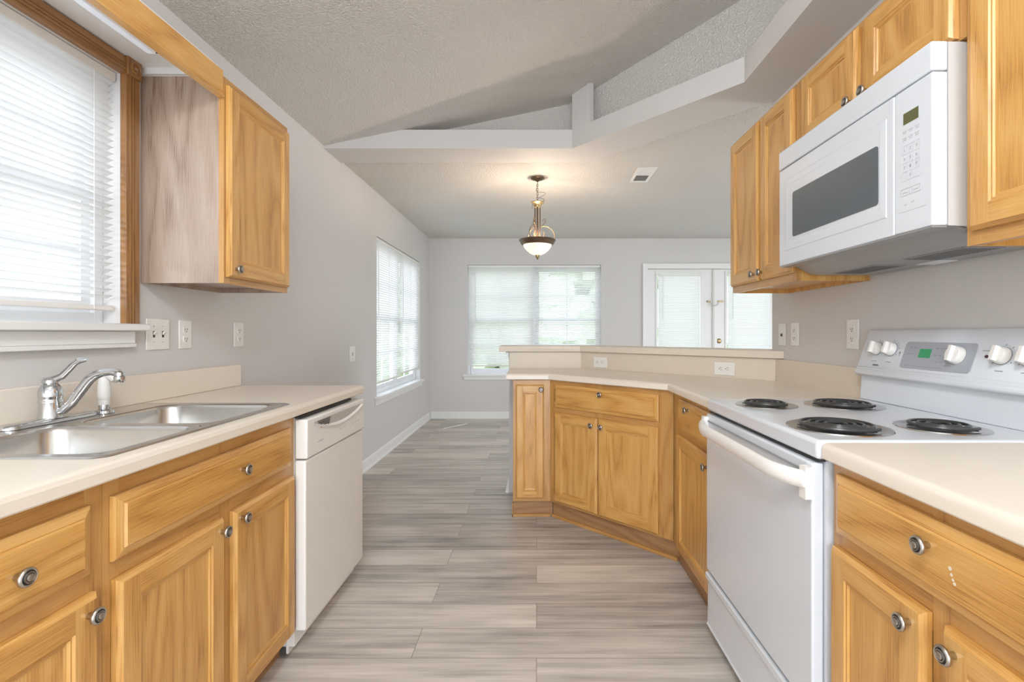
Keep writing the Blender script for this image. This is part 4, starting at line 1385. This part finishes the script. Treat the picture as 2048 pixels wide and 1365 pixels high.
prof = [(0.120, 1.910), (0.117, 1.899), (0.106, 1.876), (0.086, 1.852), (0.058, 1.830), (0.030, 1.819), (0.014, 1.816)]
rings = []
for r_, z in prof:
    rings.append([((r_ + (0.0018 if j % 2 else 0) * (r_ / 0.12)) * math.cos(2 * PI * j / 72), (r_ + (0.0018 if j % 2 else 0) * (r_ / 0.12)) * math.sin(2 * PI * j / 72), z) for j in range(72)])
m.loft(rings, 0, True, False, True)
m.build('glass_bowl', M_bowl, t, smooth=True, angle=70)
m = MB(); m.lathe([(0.018, 1.822), (0.020, 1.816), (0.017, 1.806), (0.018, 1.800), (0.010, 1.796), (0.007, 1.790), (0.009, 1.785), (0.0, 1.778)], n=18); m.build('finial', M_brass, t, smooth=True)
pl_ = bpy.data.lights.new('pendant_bulb', 'POINT'); pl_.energy = 12; pl_.color = (1.0, 0.82, 0.66); pl_.shadow_soft_size = 0.03
po = bpy.data.objects.new('pendant_bulb', pl_); COL.objects.link(po); po.location = (PX, PY, 1.938)

t = thing('ceiling_vent', 'small white air register in the dining ceiling', 'vent', (0.865, 4.065, ZC), 0)
m = MB()
for a, b, c_, d in ((-0.076, -0.052, -0.185, 0.185), (0.052, 0.076, -0.185, 0.185), (-0.052, 0.052, -0.185, -0.155), (-0.052, 0.052, 0.155, 0.185), (-0.052, 0.052, -0.008, 0.008)):
    m.box(a, b, c_, d, -0.008, -0.0005)
m.build('frame', M_trim, t, merge=False)
m = MB(); m.box(-0.052, 0.052, -0.155, 0.155, -0.0025, -0.0005); m.build('duct', M_gap, t)
m = MB()
for k in range(9):
    y = -0.143 + 0.0165 * k
    m.prism([(y, -0.003), (y + 0.002, -0.003), (y + 0.011, -0.009), (y + 0.009, -0.009)], -0.051, 0.051, 'x')
for k in range(8):
    y = 0.022 + 0.0165 * k
    m.prism([(y, -0.009), (y + 0.002, -0.009), (y + 0.011, -0.003), (y + 0.009, -0.003)], -0.051, 0.051, 'x')
m.build('louvres', M_trim, t, merge=False)

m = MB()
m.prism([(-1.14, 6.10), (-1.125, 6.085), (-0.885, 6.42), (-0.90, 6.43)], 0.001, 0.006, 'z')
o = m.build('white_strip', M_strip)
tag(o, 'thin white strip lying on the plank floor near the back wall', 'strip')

# ------------------------------------------------------------------ outside
m = MB(); m.box(-30, 30, 8.5, 40, -0.5, -0.3); m.build('ground', M_grass, kind='structure')
m = MB(); m.box(-30, 30, -30, 8.5, -0.5, -0.3); m.build('ground_bounce', bumpy('pale_bounce_ground', (0.55, 0.53, 0.50), 0.9, 20, 0.1, 0.01), kind='structure')  # unseen pale ground, added to bounce neutral light indoors instead of green


def hedge(label, spots):
    bm = bmesh.new()
    for x, y, z, r_ in spots:
        res = bmesh.ops.create_icosphere(bm, subdivisions=3, radius=r_, matrix=Matrix.Translation((x, y, z)))
        for v in res['verts']:
            d = v.co - Vector((x, y, z))
            v.co += d * (random.random() - 0.5) * 0.35
    me = bpy.data.meshes.new('hedge'); bm.to_mesh(me); bm.free(); me.materials.append(M_leaf)
    o = bpy.data.objects.new('hedge', me); COL.objects.link(o); o['kind'] = 'stuff'
    return tag(o, label, 'hedge')


sp = []
for k in range(60):
    sp.append((-4.5 + 11.0 * (k % 20) / 19 + random.random() * 0.4, 12.0 + random.random() * 1.6, 0.1 + 1.15 * (k // 20) + random.random() * 0.9, 0.62 + random.random() * 0.35))
hedge('leafy green shrubs outside, seen through the back wall blinds', sp)
